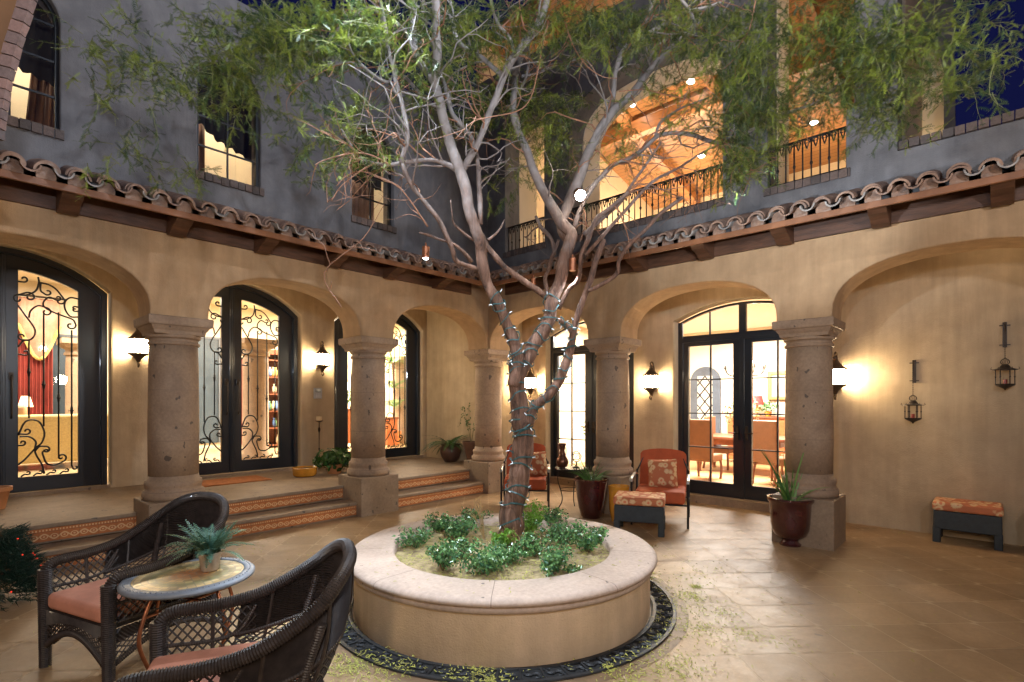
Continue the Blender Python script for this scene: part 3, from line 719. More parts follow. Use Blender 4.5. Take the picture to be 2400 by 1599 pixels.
# ================================================================= PLANTER
PC = camf(-.074, 4.18)
PL = thing('round_planter', 'low round stucco planter with stone coping in the middle of the courtyard', 'planter', PC)
m = MB(); m.lathe([(1.13, .004), (1.13, .335), (.86, .335)], (0, 0, 0), 96, cap=False); m.build('wall', stucco('planter_stucco', (.60, .44, .285), (.52, .375, .23), .9), PL, smooth=True, sub=0)
for p in PL.children[0].data.polygons: pass
m = MB()
prof = [(.835, .30), (.835, .405), (.85, .418), (1.135, .418), (1.16, .412), (1.178, .398), (1.182, .385), (1.176, .372), (1.160, .366), (1.156, .360), (1.160, .352), (1.158, .335), (1.148, .322), (1.136, .316), (1.131, .315)]
m.lathe(prof, (0, 0, 0), 128, cap=False)
for k in range(9):
    a = .35 + 2 * PI * k / 9; c, s_ = math.cos(a), math.sin(a); q = [(.838, .4186), (1.135, .4186), (1.161, .4126), (1.179, .3984), (1.1828, .385), (1.177, .372), (1.161, .3655)]; vs = []
    for r_, z_ in q: vs += [(r_ * c - .0022 * s_, r_ * s_ + .0022 * c, z_), (r_ * c + .0022 * s_, r_ * s_ - .0022 * c, z_)]
    m.add(vs, [(2 * i, 2 * i + 1, 2 * i + 3, 2 * i + 2) for i in range(len(q) - 1)], 1)
m.build('coping', [COPE, M('joint_line', (.20, .15, .12), .9)], PL, smooth=True)
o = PL.children[-1]; md = o.modifiers.new('e', 'EDGE_SPLIT'); md.split_angle = math.radians(50)
o = PL.children[0]; md = o.modifiers.new('e', 'EDGE_SPLIT'); md.split_angle = math.radians(50)
m = MB(); N = 60; vs = [(0, 0, .385)]; fs = []
for j in range(1, 13):
    for k in range(N):
        a = 2 * PI * k / N; r = .838 * j / 12; z = .36 + .03 * noise.noise(Vector((r * math.cos(a) * 3, r * math.sin(a) * 3, 1))) + .015 * (1 - j / 12) + .012 * noise.noise(Vector((r * math.cos(a) * 14, r * math.sin(a) * 14, 4)))
        vs.append((r * math.cos(a), r * math.sin(a), z))
for k in range(N): fs.append((0, 1 + k, 1 + (k + 1) % N))
for j in range(11):
    for k in range(N): b = 1 + j * N; fs.append((b + k, b + N + k, b + N + (k + 1) % N, b + (k + 1) % N))
m.add(vs, fs); m.build('soil', MULCH, PL, smooth=True)
# coping joints
# drain grate
GR = thing('drain_grate', 'dark ornamental iron drain ring set in the floor around the planter', 'grate', PC)
m = MB(); m.lathe([(1.135, .006), (1.40, .006)], (0, 0, 0), 96, cap=False)
o = m.build('stone_surround', M('damp_brown_stone', (.17, .105, .055), .55, var=.4, vs=7), GR)
m = MB(); m.lathe([(1.140, .0095), (1.30, .0095)], (0, 0, 0), 96, cap=False); m.build('channel', M('black_channel', (.008, .009, .010), .7), GR)
m = MB()
m.lathe([(1.150, .011), (1.152, .020), (1.176, .020), (1.178, .011)], (0, 0, 0), 96, cap=False)
m.lathe([(1.290, .011), (1.292, .020), (1.316, .020), (1.318, .011)], (0, 0, 0), 96, cap=False)
n = 60
for k in range(n):
    a = 2 * PI * k / n; da = 2 * PI / n
    def PP(t, r): return (r * math.cos(a + t * da), r * math.sin(a + t * da), .017)
    m.tube([PP(0, 1.176), PP(0, 1.292)], .006, 4)
    for c0, r0, s in ((.35, 1.215, 1), (.65, 1.255, -1)):
        q = []
        for i in range(15):
            t = i / 14 * 1.6 * PI; rr_ = .034 * (1 - .4 * i / 14); q.append(PP(c0 + rr_ * math.cos(t) * s / (1.235 * da), r0 + rr_ * math.sin(t) * s))
        m.tube(q, .0055, 4)
    m.tube([PP(.08, 1.185), PP(.3, 1.235), PP(.7, 1.235), PP(.92, 1.285)], .005, 4)
m.build('ironwork', M('cast_iron', (.035, .038, .042), .5, .4, var=.4, vs=16), GR)
# ================================================================= TREE
def Z2(x, y): return (800 + x / 2.614, y / 2.614)
def Z3(x, y): return (1600 + x / 2.614, y / 2.614)
def Z5(x, y): return (800 + x / 2.614, 500 + y / 2.614)
def Z8(x, y): return (800 + x / 2.6175, 1000 + y / 2.6175)
TREE = thing('mesquite_tree', 'tall forked mesquite tree with feathery leaves growing from the round planter', 'tree', (PC.x, PC.y, 0))
limbs_world = []
def limb(lst, conv, d0, d1, name=None, n=4, wob=.0, sides=10, mat=None):
    "lst = [(x, y, widthpx)], traced outline given real depth d0..d1 (metres from the camera)"
    L = len(lst); P = []; Rr = []
    for i, (x, y, w) in enumerate(lst):
        px, py = conv(x, y); Z = d0 + (d1 - d0) * i / (L - 1)
        P.append(at(px, py, Z)); Rr.append(w / 2.614 / FPX * Z / 2)
    Pc = cat(P, n); Rc = []
    for i in range(L - 1):
        for k in range(n): Rc.append(Rr[i] + (Rr[i + 1] - Rr[i]) * k / n)
    Rc.append(Rr[-1])
    Pc = [p + Vector((noise.noise(p * 7), noise.noise(p * 7 + Vector((9, 0, 0))), noise.noise(p * 7 + Vector((0, 9, 0))))) * r * .45 for p, r in zip(Pc, Rc)]
    Rc = [r * (1 + .15 * noise.noise(p * 9 + Vector((3, 3, 3))) + .10 * noise.noise(p * 27)) for p, r in zip(Pc, Rc)]
    limbs_world.append((Pc, Rc)); 
    off = Vector((PC.x, PC.y, 0)); m = MB(); m.tube([p - off for p in Pc], Rc, sides)
    o = m.build(name or 'branch', mat or BARK, TREE, smooth=True, sub=1 if Rc[0] > .03 else 0)
    return Pc
limb([(1000, 745, 200), (1010, 690, 168), (1050, 520, 146), (1080, 380, 136), (1098, 250, 130), (1105, 110, 128), (1100, -20, 124), (1092, -150, 112), (1078, -330, 104), (1066, -420, 96)], lambda x, y: Z8(x, y), 4.40, 4.25, 'trunk', 5)
limb([(1060, 1060, 96), (1075, 900, 84), (1062, 830, 74), (1032, 720, 72), (985, 600, 70), (945, 520, 72), (892, 420, 70), (862, 300, 76), (852, 200, 74), (820, 90, 74), (790, 0, 74), (740, -205, 76), (690, -355, 70), (645, -525, 62), (605, -665, 60), (578, -795, 58)], Z5, 4.25, 3.95, None, 4)
limb([(572, 540, 54), (578, 470, 52), (585, 330, 58), (580, 200, 54), (578, 80, 52), (575, -60, 48)], Z2, 3.95, 3.75)
limb([(566, 500, 42), (520, 440, 44), (468, 360, 44), (450, 290, 40), (440, 150, 38), (428, 0, 34), (420, -80, 30)], Z2, 3.97, 4.25)
limb([(1055, 1060, 90), (1125, 900, 90), (1200, 800, 92), (1262, 680, 88), (1302, 540, 82), (1335, 400, 80), (1370, 270, 80), (1405, 180, 82), (1398, 120, 80), (1340, 40, 72), (1252, -107, 62), (1180, -257, 54), (1135, -387, 50), (1088, -507, 48), (1055, -627, 46), (1052, -747, 44), (1068, -837, 42)], Z5, 4.25, 4.55, None, 4)
limb([(1068, 470, 42), (1082, 385, 40), (1130, 290, 46), (1160, 200, 34), (1200, 90, 26), (1225, 0, 22)], Z2, 4.55, 4.75)
limb([(738, 1055, 40), (760, 1010, 42), (825, 900, 40), (880, 780, 38), (920, 660, 36), (972, 545, 40), (995, 450, 46), (1060, 345, 50), (1120, 270, 46), (1175, 200, 44), (1215, 130, 42), (1245, 60, 40), (1270, -30, 38)], Z2, 4.1, 4.0)
limb([(1400, 1500, 66), (1350, 1400, 60), (1368, 1290, 66), (1440, 1130, 70), (1500, 965, 62), (1560, 840, 56), (1622, 735, 60), (1700, 650, 54), (1800, 560, 46), (1880, 450, 44), (1960, 350, 46), (2090, 235, 44), (2170, 150, 40), (2230, 60, 34)], Z2, 4.5, 4.3, None, 4)
limb([(1640, 710, 44), (1662, 600, 38), (1672, 500, 36), (1682, 425, 36), (1722, 315, 36), (1800, 240, 34), (1842, 180, 32), (1882, 90, 28), (1925, -20, 24)], Z2, 4.42, 4.2)
limb([(1795, 245, 28), (1920, 185, 28), (2000, 140, 26), (2095, 75, 24), (2240, 45, 20), (2330, 10, 14)], Z2, 4.3, 4.0)
limb([(1800, 570, 34), (1880, 380, 26), (1930, 290, 26), (2040, 220, 26), (2120, 160, 24)], Z2, 4.4, 4.7)
limb([(1150, 1290, 62), (1172, 1225, 62), (1230, 1150, 62), (1320, 1040, 60), (1375, 920, 58), (1410, 800, 54), (1432, 680, 40), (1480, 530, 38), (1530, 400, 38), (1572, 260, 34), (1612, 160, 30)], Z5, 4.28, 4.05, None, 4)
limb([(1408, 715, 34), (1375, 680, 30), (1338, 650, 26)], Z5, 4.1, 4.05)
limb([(1515, 470, 26), (1600, 435, 26), (1688, 372, 26), (1702, 290, 25), (1760, 200, 24), (1850, 110, 24), (1960, -5, 22), (2090, -100, 20)], Z5, 4.05, 3.7)
limb([(1285, 540, 44), (1245, 505, 40), (1160, 440, 38), (1070, 380, 36), (1000, 330, 36), (940, 262, 38), (885, 190, 36), (860, 130, 34)], Z5, 4.4, 4.2)
limb([(1330, 590, 30), (1385, 475, 30), (1442, 425, 28), (1462, 365, 28), (1470, 260, 28), (1512, 165, 30), (1560, 40, 26), (1640, -27, 24), (1760, -130, 20)], Z5, 4.4, 4.1)
limb([(1268, 500, 28), (1248, 400, 26), (1270, 335, 24), (1312, 225, 22), (1328, 165, 18)], Z5, 4.4, 4.6)
limb([(1312, 250, 20), (1290, 170, 24), (1230, 90, 24), (1190, 20, 20)], Z5, 4.55, 4.7)
limb([(840, 350, 34), (770, 320, 28), (702, 290, 30), (680, 220, 30), (642, 130, 30), (592, 35, 30), (500, -85, 28), (422, -185, 28), (375, -305, 30)], Z5, 4.15, 3.85)
limb([(370, 1000, 30), (378, 960, 30), (402, 880, 28), (400, 780, 28), (375, 650, 28), (342, 530, 28), (320, 420, 26), (290, 300, 24), (265, 130, 24), (230, -20, 22)], Z2, 3.85, 3.7)
limb([(705, 1040, 34), (640, 1003, 30), (560, 982, 26), (400, 992, 24), (300, 1010, 20), (200, 1000, 20), (110, 962, 18), (55, 880, 14), (0, 790, 11)], Z2, 4.05, 3.6)
limb([(855, 1375, 26), (848, 1180, 32), (840, 1040, 28), (828, 950, 26), (792, 835, 26), (700, 730, 28), (660, 640, 28), (640, 540, 26), (608, 470, 24), (520, 360, 22), (480, 280, 20), (470, 180, 16)], Z2, 4.15, 4.45)
limb([(990, 470, 34), (900, 382, 32), (830, 342, 30), (742, 282, 30), (702, 220, 28), (680, 130, 26), (650, 70, 18)], Z2, 4.05, 4.4)
limb([(1058, 330, 22), (1030, 232, 22), (960, 150, 20), (925, 50, 16), (920, -10, 14)], Z2, 4.0, 3.8)
limb([(575, 652, 22), (500, 592, 20), (410, 492, 20), (340, 432, 18), (300, 330, 16), (180, 150, 14), (40, 40, 12)], Z2, 4.0, 4.5)
limb([(450, 352, 20), (400, 212, 20), (342, 142, 20), (250, 85, 18), (130, 60, 14), (-10, 170, 14), (-110, 290, 14), (-220, 350, 10)], Z2, 4.0, 3.9)
limb([(1490, 1225, 28), (1562, 1118, 28), (1642, 1028, 28), (1700, 992, 28), (1800, 955, 28), (1900, 862, 26), (1962, 822, 26), (2095, 815, 24), (2240, 858, 26), (2335, 875, 24), (2440, 830, 22), (2690, 710, 20), (2800, 668, 18), (2920, 620, 14), (3090, 490, 12), (3240, 410, 10), (3440, 310, 7)], Z2, 4.4, 3.7, None, 4)
limb([(1430, 1400, 34), (1460, 1290, 30), (1495, 1215, 28)], Z2, 4.5, 4.4)
limb([(1925, 835, 18), (1955, 750, 16), (2020, 700, 14), (2095, 655, 12), (2250, 600, 9)], Z2, 4.2, 4.3)
limb([(1105, 465, 16), (1200, 450, 16), (1290, 400, 18), (1400, 380, 14), (1480, 350, 10)], Z2, 4.6, 4.9)
limb([(1085, 560, 16), (1130, 480, 16), (1150, 350, 14), (1140, 250, 14), (1160, 100, 12)], Z2, 4.6, 4.5)
limb([(800, 300, 26), (770, 260, 24), (690, 190, 18), (600, 160, 14), (520, 130, 16), (480, 120, 10)], Z5, 4.2, 4.0)
limb([(860, 170, 22), (820, 170, 20), (700, 80, 14), (680, 10, 10), (670, -80, 7)], Z5, 4.2, 4.0)
limb([(900, 165, 18), (960, 110, 14), (1000, 40, 9)], Z5, 4.2, 4.3)
limb([(330, 430, 14), (280, 505, 16), (130, 400, 14), (50, 280, 10), (60, 130, 8), (150, 50, 7), (230, 45, 6)], Z2, 3.8, 3.5)
limb([(1490, 1440, 34), (1580, 1350, 28), (1700, 1250, 24), (1800, 1100, 16), (1880, 990, 14), (1960, 870, 10)], Z2, 4.3, 4.0)
limb([(1500, 1560, 26), (1640, 1400, 22), (1760, 1270, 20), (1900, 1120, 18), (2080, 1020, 14), (2220, 930, 10), (2400, 850, 7)], Z2, 4.2, 4.1)
limb([(2060, -20, 22), (2130, 60, 20), (2180, 170, 12)], Z2, 4.0, 3.9)
# reddish twigs hanging about the lower crown
off = Vector((PC.x, PC.y, 0)); rt = random.Random(21); tw = MB(); tp = MB(); twg = MB(); tips = []
def wander(p, d, L, n, r0, curl=.35, grav=.0, mb=tw, keep=True):
    out = [p.copy()]; d = d.normalized()
    for i in range(n):
        d = (d + Vector((rt.gauss(0, curl), rt.gauss(0, curl), rt.gauss(0, curl) - grav))).normalized(); p = p + d * (L / n); out.append(p.copy())
    mb.tube([q - off for q in out], [r0 * (1 - .75 * i / n) for i in range(n + 1)], 5, cap=False)
    if keep: tips.append((out, r0))
    return out
def inframe(px, py, mx=60): return -mx < px < 2400 + mx and -mx < py < 1600
for Pc, Rc in limbs_world[2:]:
    for i in range(3, len(Pc), 2):
        if Pc[i].z < 3.05: continue
        if rt.random() < .85:
            d = (Pc[i] - Pc[i - 1]).normalized() + Vector((rt.gauss(0, .8), rt.gauss(0, .8), rt.gauss(0, .6)))
            L = rt.uniform(.25, .75); T_ = tw if rt.random() < .5 else tp; w = wander(Pc[i], d, L, 7, min(.008, Rc[i] * .5), .28, .0, T_)
            for _ in range(rt.choice((0, 1, 2, 3))):
                j = rt.randrange(1, 6); wander(w[j], (w[j + 1] - w[j]).normalized() + Vector((rt.gauss(0, .9), rt.gauss(0, .9), rt.gauss(0, .7))), L * .55, 5, .0032, .35, .0, T_)
# traced leader twigs (reddish) on both sides of the crown
def twig(lst, conv, d0, d1, r0=.006):
    L = len(lst); P = [at(*conv(x, y), d0 + (d1 - d0) * i / (L - 1)) for i, (x, y) in enumerate(lst)]; P = cat(P, 4)
    tw.tube([q - off for q in P], [r0 * (1 - .6 * i / len(P)) for i in range(len(P))], 6); tips.append((P, r0))
    for _ in range(5):
        j = rt.randrange(2, len(P) - 1); wander(P[j], (P[j] - P[j - 1]).normalized() + Vector((rt.gauss(0, .8), rt.gauss(0, .8), rt.gauss(0, .6))), rt.uniform(.15, .4), 5, .003)
twig([(370, 1150), (250, 1090), (120, 1050), (30, 1080), (-30, 1140)], Z2, 3.85, 3.6, .006)
twig([(530, 1390), (470, 1300), (400, 1200), (330, 1130), (200, 1080)], Z2, 3.9, 3.7, .008)
twig([(110, 960), (60, 900), (-20, 860), (-120, 800)], Z2, 3.6, 3.4); twig([(200, 1000), (100, 1060), (0, 1140), (-60, 1230)], Z2, 3.6, 3.5)
twig([(300, 1010), (180, 950), (60, 940), (-100, 980), (-160, 1010)], Z2, 3.6, 3.4)
twig([(1270, 130), (1240, 250), (1200, 450), (1160, 600), (1080, 680), (900, 720), (800, 750), (700, 850)], Z2, 3.8, 3.7, .006)
twig([(1370, 130), (1420, 280), (1500, 400), (1600, 470), (1690, 480)], Z2, 3.8, 3.7, .005)
twig([(1700, 560), (1860, 550), (1980, 580), (2090, 600), (2250, 640)], Z2, 4.1, 3.9, .005)
twig([(2540, -10), (2500, 180), (2420, 330), (2500, 480), (2400, 600), (2345, 720), (2330, 870)], Z2, 3.7, 3.7, .005)
twig([(2330, 880), (2420, 1010), (2500, 1130)], Z2, 3.7, 3.6, .004); twig([(2340, 870), (2440, 960), (2530, 1060)], Z2, 3.7, 3.6, .003)
twig([(800, 720), (760, 640), (850, 560), (900, 480)], lambda x, y: (x * 1.0, y * 1.0), 3.7, 3.4, .004)
def crown():
    "feathery leaf sprays: region list in photo space (x, y, spread x, spread y, number of sprays, near, far)"
    regs = [(640, 110, 150, 85, 150, 3.3, 4.6), (780, 60, 170, 60, 130, 3.2, 4.6), (450, 190, 110, 70, 30, 3.3, 4.2), (300, 110, 110, 80, 26, 3.0, 3.9), (300, 190, 90, 60, 16, 3.1, 3.9),
            (555, 225, 45, 50, 20, 3.4, 4.2), (300, 330, 60, 50, 10, 3.2, 3.8), (420, 400, 60, 40, 9, 3.3, 4.0), (720, 330, 60, 70, 18, 3.4, 4.2), (850, 300, 60, 70, 26, 3.5, 4.4), (840, 350, 60, 30, 16, 3.4, 4.0),
            (950, 110, 120, 90, 80, 3.6, 5.2), (1050, 60, 120, 60, 60, 3.6, 5.0), (1170, 60, 120, 60, 62, 3.5, 5.0), (1330, 60, 120, 55, 62, 3.5, 5.0), (1450, 60, 110, 50, 48, 3.5, 4.8),
            (1120, 240, 110, 60, 66, 4.4, 5.6), (1260, 250, 80, 60, 60, 4.3, 5.4), (1290, 350, 50, 70, 34, 4.4, 5.3), (1050, 180, 80, 80, 40, 4.4, 5.4), (1000, 270, 70, 50, 24, 4.4, 5.4),
            (1620, 50, 110, 50, 66, 3.4, 4.7), (1720, 140, 90, 80, 92, 3.4, 4.6), (1760, 260, 65, 75, 70, 3.3, 4.4), (1840, 60, 120, 60, 56, 3.2, 4.5), (1730, 370, 45, 45, 44, 3.4, 4.2), (1640, 270, 60, 50, 14, 3.6, 4.4),
            (2010, 110, 85, 95, 110, 3.1, 4.2), (2090, 130, 60, 90, 50, 3.0, 4.0), (2090, 250, 40, 55, 28, 3.1, 3.9), (2220, 80, 100, 60, 34, 2.9, 3.8), (2310, 140, 60, 60, 16, 2.9, 3.5), (1960, 210, 50, 40, 18, 3.2, 4.0), (2240, 200, 50, 50, 8, 3.0, 3.5),
            (1880, 170, 60, 60, 26, 3.2, 4.0), (1540, 180, 70, 60, 10, 3.8, 4.6), (1560, 380, 130, 40, 12, 3.9, 4.6), (1450, 320, 80, 70, 14, 4.0, 4.6), (1210, 420, 60, 60, 10, 4.4, 5.0), (1900, 300, 80, 30, 10, 3.4, 4.0)]
    mb = MB(); rr = random.Random(4)
    def leaf(p, d, L, tone):
        d = d.normalized(); s = d.cross(Vector((rr.gauss(0, .4), rr.gauss(0, .4), 1))); s = s.normalized() if s.length > .01 else Vector((1, 0, 0)); up = s.cross(d)
        n = 8; droop = rr.uniform(-.1, .4); q = p.copy(); w = L * .24
        for i in range(n):
            f = i / n; q2 = q + d * (L / n); d = (d + Vector((0, 0, -droop / n))).normalized()
            ll = w * (1 - .55 * abs(f - .4) * 1.6); ww = L / n * .30
            for sg in (-1, 1):
                b = q + d * (L / n * .5); tip = b + (s * sg + d * .55 + up * rr.uniform(-.15, .25)).normalized() * ll
                mb.add([b - d * ww, b + d * ww, tip + d * ww * .6], [(0, 1, 2)], 0, min(1, max(0, tone + rr.uniform(-.15, .15))))
            q = q2
    for (x, y, sx, sy, n, d0, d1) in regs:
        for _ in range(int(n * (1.75 if x > 600 else 1.5))):
            px, py = rr.gauss(x, sx * .62), rr.gauss(y, sy * .62); Z = rr.uniform(d0, d1)
            if py > 520: continue
            p = at(px, py, Z)
            if p.x > -.8 or p.y > -.8: 
                continue
            d = Vector((rr.gauss(0, 1), rr.gauss(0, 1), rr.gauss(-.15, .6))).normalized(); L = rr.uniform(.12, .30); k = 7; pts = [p.copy()]; tone0 = rr.uniform(0, .3) if rr.random() < .6 else rr.uniform(.55, 1)
            for i in range(k):
                d = (d + Vector((rr.gauss(0, .2), rr.gauss(0, .2), rr.gauss(-.05, .15)))).normalized(); p = p + d * L / k; pts.append(p.copy())
            twg.tube([q - off for q in pts], [.0022 * (1 - .7 * i / k) for i in range(k + 1)], 3, cap=False)
            for i in range(1, k + 1):
                for _ in range(rr.choice((2, 2, 3))):
                    leaf(pts[i] - off, d + Vector((rr.gauss(0, .9), rr.gauss(0, .9), rr.gauss(-.05, .7))), rr.uniform(.038, .074), tone0 + rr.uniform(-.12, .12))
    for pts, r0 in tips:
        if pts[-1].z < 3.4: continue
        for q in pts[2:]:
            if rr.random() < .22: leaf(q - off, Vector((rr.gauss(0, 1), rr.gauss(0, 1), rr.gauss(-.3, .5))), rr.uniform(.035, .07), rr.random())
    print('crown faces', len(mb.f))
    return mb
mb = crown(); mb.build('crown', LEAF, TREE, tone=True, fixn=False)
tw.build('twigs', TWIG, TREE, smooth=True, fixn=False); tp.build('twigs', BARK, TREE, smooth=True, fixn=False); twg.build('leaf_stems', M('green_stem', (.16, .17, .06), .7), TREE, fixn=False)
# ---- string lights wound round trunk and limbs
SLT = thing('string_lights', 'dark green wire of small clear fairy lights wound around the trunk and lower limbs', 'string lights', (PC.x, PC.y, 0))
wire = MB(); bulbs = []
def wind(Pc, Rc, i0, i1, turns, loose=1.0):
    n = int(turns * 12); seg = []
    for k in range(n + 1):
        f = i0 + (i1 - i0) * k / n; i = int(min(f, len(Pc) - 2)); t = f - i
        p = Pc[i].lerp(Pc[i + 1], t); r = Rc[i] * (1 - t) + Rc[i + 1] * t; T = (Pc[i + 1] - Pc[i]).normalized(); U = T.cross(Vector((.7, .7, .1))).normalized(); V = T.cross(U)
        a = 2 * PI * k / 12 + .4 * math.sin(k * .7); q = p + (U * math.cos(a) + V * math.sin(a)) * (r * 1.06 + .004 + .004 * abs(math.sin(k * 1.3))) + T * .02 * math.sin(k * .9); seg.append(q - off)
        if k % 4 == 1: bulbs.append((q - off, (q - p).normalized() + Vector((rt.gauss(0, .5), rt.gauss(0, .5), rt.gauss(0, .6)))))
    wire.tube(seg, .0036, 4, cap=False); wire.tube([s + Vector((.004, .003, .006)) for s in seg], .0026, 4, cap=False)
T0, LB, MBR, RB = limbs_world[0], limbs_world[1], limbs_world[4], limbs_world[11]
wind(*T0, 8, 12, 1.5); wind(*T0, 14, 16, 2); wind(*T0, 20, 24, 2.2); wind(*T0, 27, 31, 3.2); wind(*T0, 33, 37, 1.6); wind(*T0, 38, 44, 2.2)
wind(*LB, 3, 21, 8.5); wind(*MBR, 3, 18, 8); wind(*RB, 2, 25, 11); wind(*limbs_world[12], 1, 8, 3)
wire.build('wire', M('green_wire', (.03, .085, .085), .5), SLT, fixn=False)
BULB = M('clear_bulb', (.75, .80, .82), .12, 0, emit=.12, ecol=(.8, .9, 1))
b0 = MB(); b0.lathe([(.0025, 0), (.0035, .004), (.0042, .012), (.003, .022), (.0008, .030)], (0, 0, 0), 6)
rt.shuffle(bulbs); first = None
for p, d in bulbs[:98]:
    if first is None: first = b0.build('bulb', BULB, SLT, smooth=True); o = first
    else: o = first.copy(); COL.objects.link(o); o.parent = SLT
    o.location = p; o.rotation_mode = 'QUATERNION'; o.rotation_quaternion = d.to_track_quat('Z', 'Y')
# ---- planter shrubs
def leafball(mb, c, R, n, ls, rr, flat=.8, mi=0, up=.4):
    for _ in range(n):
        d = Vector((rr.gauss(0, 1), rr.gauss(0, 1), rr.gauss(0, 1))).normalized(); p = Vector(c) + Vector((d.x * R, d.y * R, d.z * R * flat)) * rr.random() ** .4
        n_ = (d + Vector((rr.gauss(0, .6), rr.gauss(0, .6), up + rr.gauss(0, .5)))).normalized(); a = n_.orthogonal().normalized(); a.rotate(Matrix.Rotation(rr.uniform(0, 6.28), 3, n_)); b = n_.cross(a)
        l = ls * rr.uniform(.6, 1.25); w = l * .62
        mb.add([p - a * l * .5, p - a * l * .15 + b * w * .5 + n_ * l * .08, p + a * l * .5, p - a * l * .15 - b * w * .5 + n_ * l * .08], [(0, 1, 2), (0, 2, 3)], mi, rr.random())
def shrub(px, py, h, R, n, lab, mat=SHRUB, seed=0, dry=False):
    rr = random.Random(seed); g = onZ(px, py, .37); h *= .95; R *= 1.25; n = int(n * 1.7); t = thing('rose_shrub', lab, 'shrub', g, group='shrubs in the round planter')
    st = MB(); lv = MB()
    for k in range(13 if not dry else 7):
        a = rr.uniform(0, 6.28); s = rr.uniform(.3, 1); top = Vector((math.cos(a) * R * s, math.sin(a) * R * s, h * rr.uniform(.55, 1.1))); mid = top * .5 + Vector((0, 0, h * .12))
        st.tube([(0, 0, -.01), mid, top], [.004, .003, .002], 5)
        if not dry:
            for f in (.45, .7, 1): leafball(lv, top * f + Vector((0, 0, h * .05)), R * .34, n // 22, .019 + .018 * rr.random(), rr)
            for q in range(5): pass
        else:
            for q in range(3): b = mid.lerp(top, rr.random()); st.tube([b, b + Vector((rr.gauss(0, .03), rr.gauss(0, .03), .05))], .0016, 4)
    st.build('stem', M('dry_cane', (.36, .24, .10), .8) if dry else M('shrub_stem', (.13, .09, .04), .8), t)
    if not dry: lv.build('leaves', mat, t, tone=True, fixn=False)
SH = [(1032, 1246, .13, .12, 200, 'small dark shrub at the left edge of the planter bed'), (975, 1283, .13, .13, 220, 'low shrub beside the left inner edge of the stone coping'),
      (1068, 1262, .17, .16, 330, 'leafy shrub left of the tree trunk'), (1110, 1225, .12, .12, 170, 'small shrub at the back rim of the bed, left of the trunk'), (1038, 1335, .15, .10, 220, 'dark upright shrub at the front left of the bed'),
      (1075, 1305, .12, .14, 260, 'shrub in the gap between trunk and front left rim'), (1140, 1345, .16, .17, 420, 'dense bushy shrub at the front middle of the bed'), (1195, 1318, .13, .13, 260, 'shrub directly in front of the trunk base'),
      (1283, 1345, .17, .16, 400, 'dense dark shrub at the front right of the bed'), (1255, 1305, .15, .13, 280, 'shrub just right of the trunk base'), (1318, 1278, .18, .17, 360, 'large blue-green shrub behind the right side of the bed'),
      (1290, 1232, .16, .12, 220, 'shrub at the back rim of the bed, right of the trunk'), (1378, 1295, .17, .12, 230, 'airy shrub near the right rim of the bed'), (1350, 1345, .05, .06, 60, 'tiny sprig at the front right rim of the coping'), (1400, 1270, .10, .08, 110, 'small sprig at the far right of the bed')]
for i, (px, py, h, R, n, lab) in enumerate(SH): shrub(px, py, h, R, n, lab, seed=30 + i)
shrub(1240, 1265, .27, .13, 420, 'tall lime-green shrub growing up against the right side of the trunk', LIME, 61); shrub(1178, 1283, .12, .09, 170, 'bright green sprig at the foot of the trunk', LIME, 62)
shrub(1135, 1262, .30, .14, 0, 'leafless tan canes left of the trunk', seed=63, dry=True); shrub(1210, 1285, .16, .10, 0, 'bare dry twigs in front of the trunk', seed=64, dry=True)
# ---- fallen leaflets
rr = random.Random(99); mb = MB()
def litter(x, y, z=None):
    zz = .008 if z is None else z; a = rr.uniform(0, PI); l = rr.uniform(.008, .030); w = rr.uniform(.0028, .0058); c, s = math.cos(a), math.sin(a)
    mb.add([(x - c * l / 2 - s * w / 2, y - s * l / 2 + c * w / 2, zz), (x + c * l / 2 - s * w / 2, y + s * l / 2 + c * w / 2, zz + rr.uniform(0, .006)), (x + c * l / 2 + s * w / 2, y + s * l / 2 - c * w / 2, zz + rr.uniform(0, .006)), (x - c * l / 2 + s * w / 2, y - s * l / 2 - c * w / 2, zz)], [(0, 1, 2, 3)], 0, rr.random())
for _ in range(150):       # drifts
    a = rr.uniform(0, 2 * PI); d = 1.24 + abs(rr.gauss(0, .42)); cx, cy = PC.x + d * math.cos(a), PC.y + d * math.sin(a)
    n = int(rr.expovariate(1 / 34)); sp = rr.uniform(.02, .085)
    for _ in range(n):
        x, y = rr.gauss(cx, sp), rr.gauss(cy, sp); q = math.hypot(x - PC.x, y - PC.y)
        if q > 1.14: litter(x, y, .024 if q < 1.32 else None)
for (px, py, n, sp) in ((1640, 1480, 240, .14), (1560, 1560, 260, .12), (1600, 1400, 160, .12), (880, 1580, 200, .12), (720, 1440, 150, .2), (560, 1290, 70, .2), (600, 1260, 60, .2), (1750, 1490, 80, .06), (1660, 1340, 90, .14), (700, 1340, 60, .15), (1690, 1440, 90, .08), (1480, 1590, 200, .1), (1100, 1590, 150, .1), (2100, 1250, 10, .05)):
    g = onZ(px, py, 0)
    for _ in range(n):
        x, y = rr.gauss(g.x, sp), rr.gauss(g.y, sp); q = math.hypot(x - PC.x, y - PC.y)
        if q > 1.14: litter(x, y, .024 if q < 1.32 else None)
for _ in range(1400):
    x, y = PC.x + rr.gauss(0, 1.9), PC.y + rr.gauss(0, 1.9); q = math.hypot(x - PC.x, y - PC.y)
    if q > 1.14 and x < -.3 and y < -.3: litter(x, y, .024 if q < 1.32 else None)
    elif .86 < q < 1.12: litter(x, y, .422) if rr.random() < .8 else None
for _ in range(3400):
    a = rr.uniform(0, 6.28); q = .83 * math.sqrt(rr.random()); litter(PC.x + q * math.cos(a), PC.y + q * math.sin(a), .36 + .03 * noise.noise(Vector((q * math.cos(a) * 3, q * math.sin(a) * 3, 1))) + .02 + rr.uniform(-.003, .012))
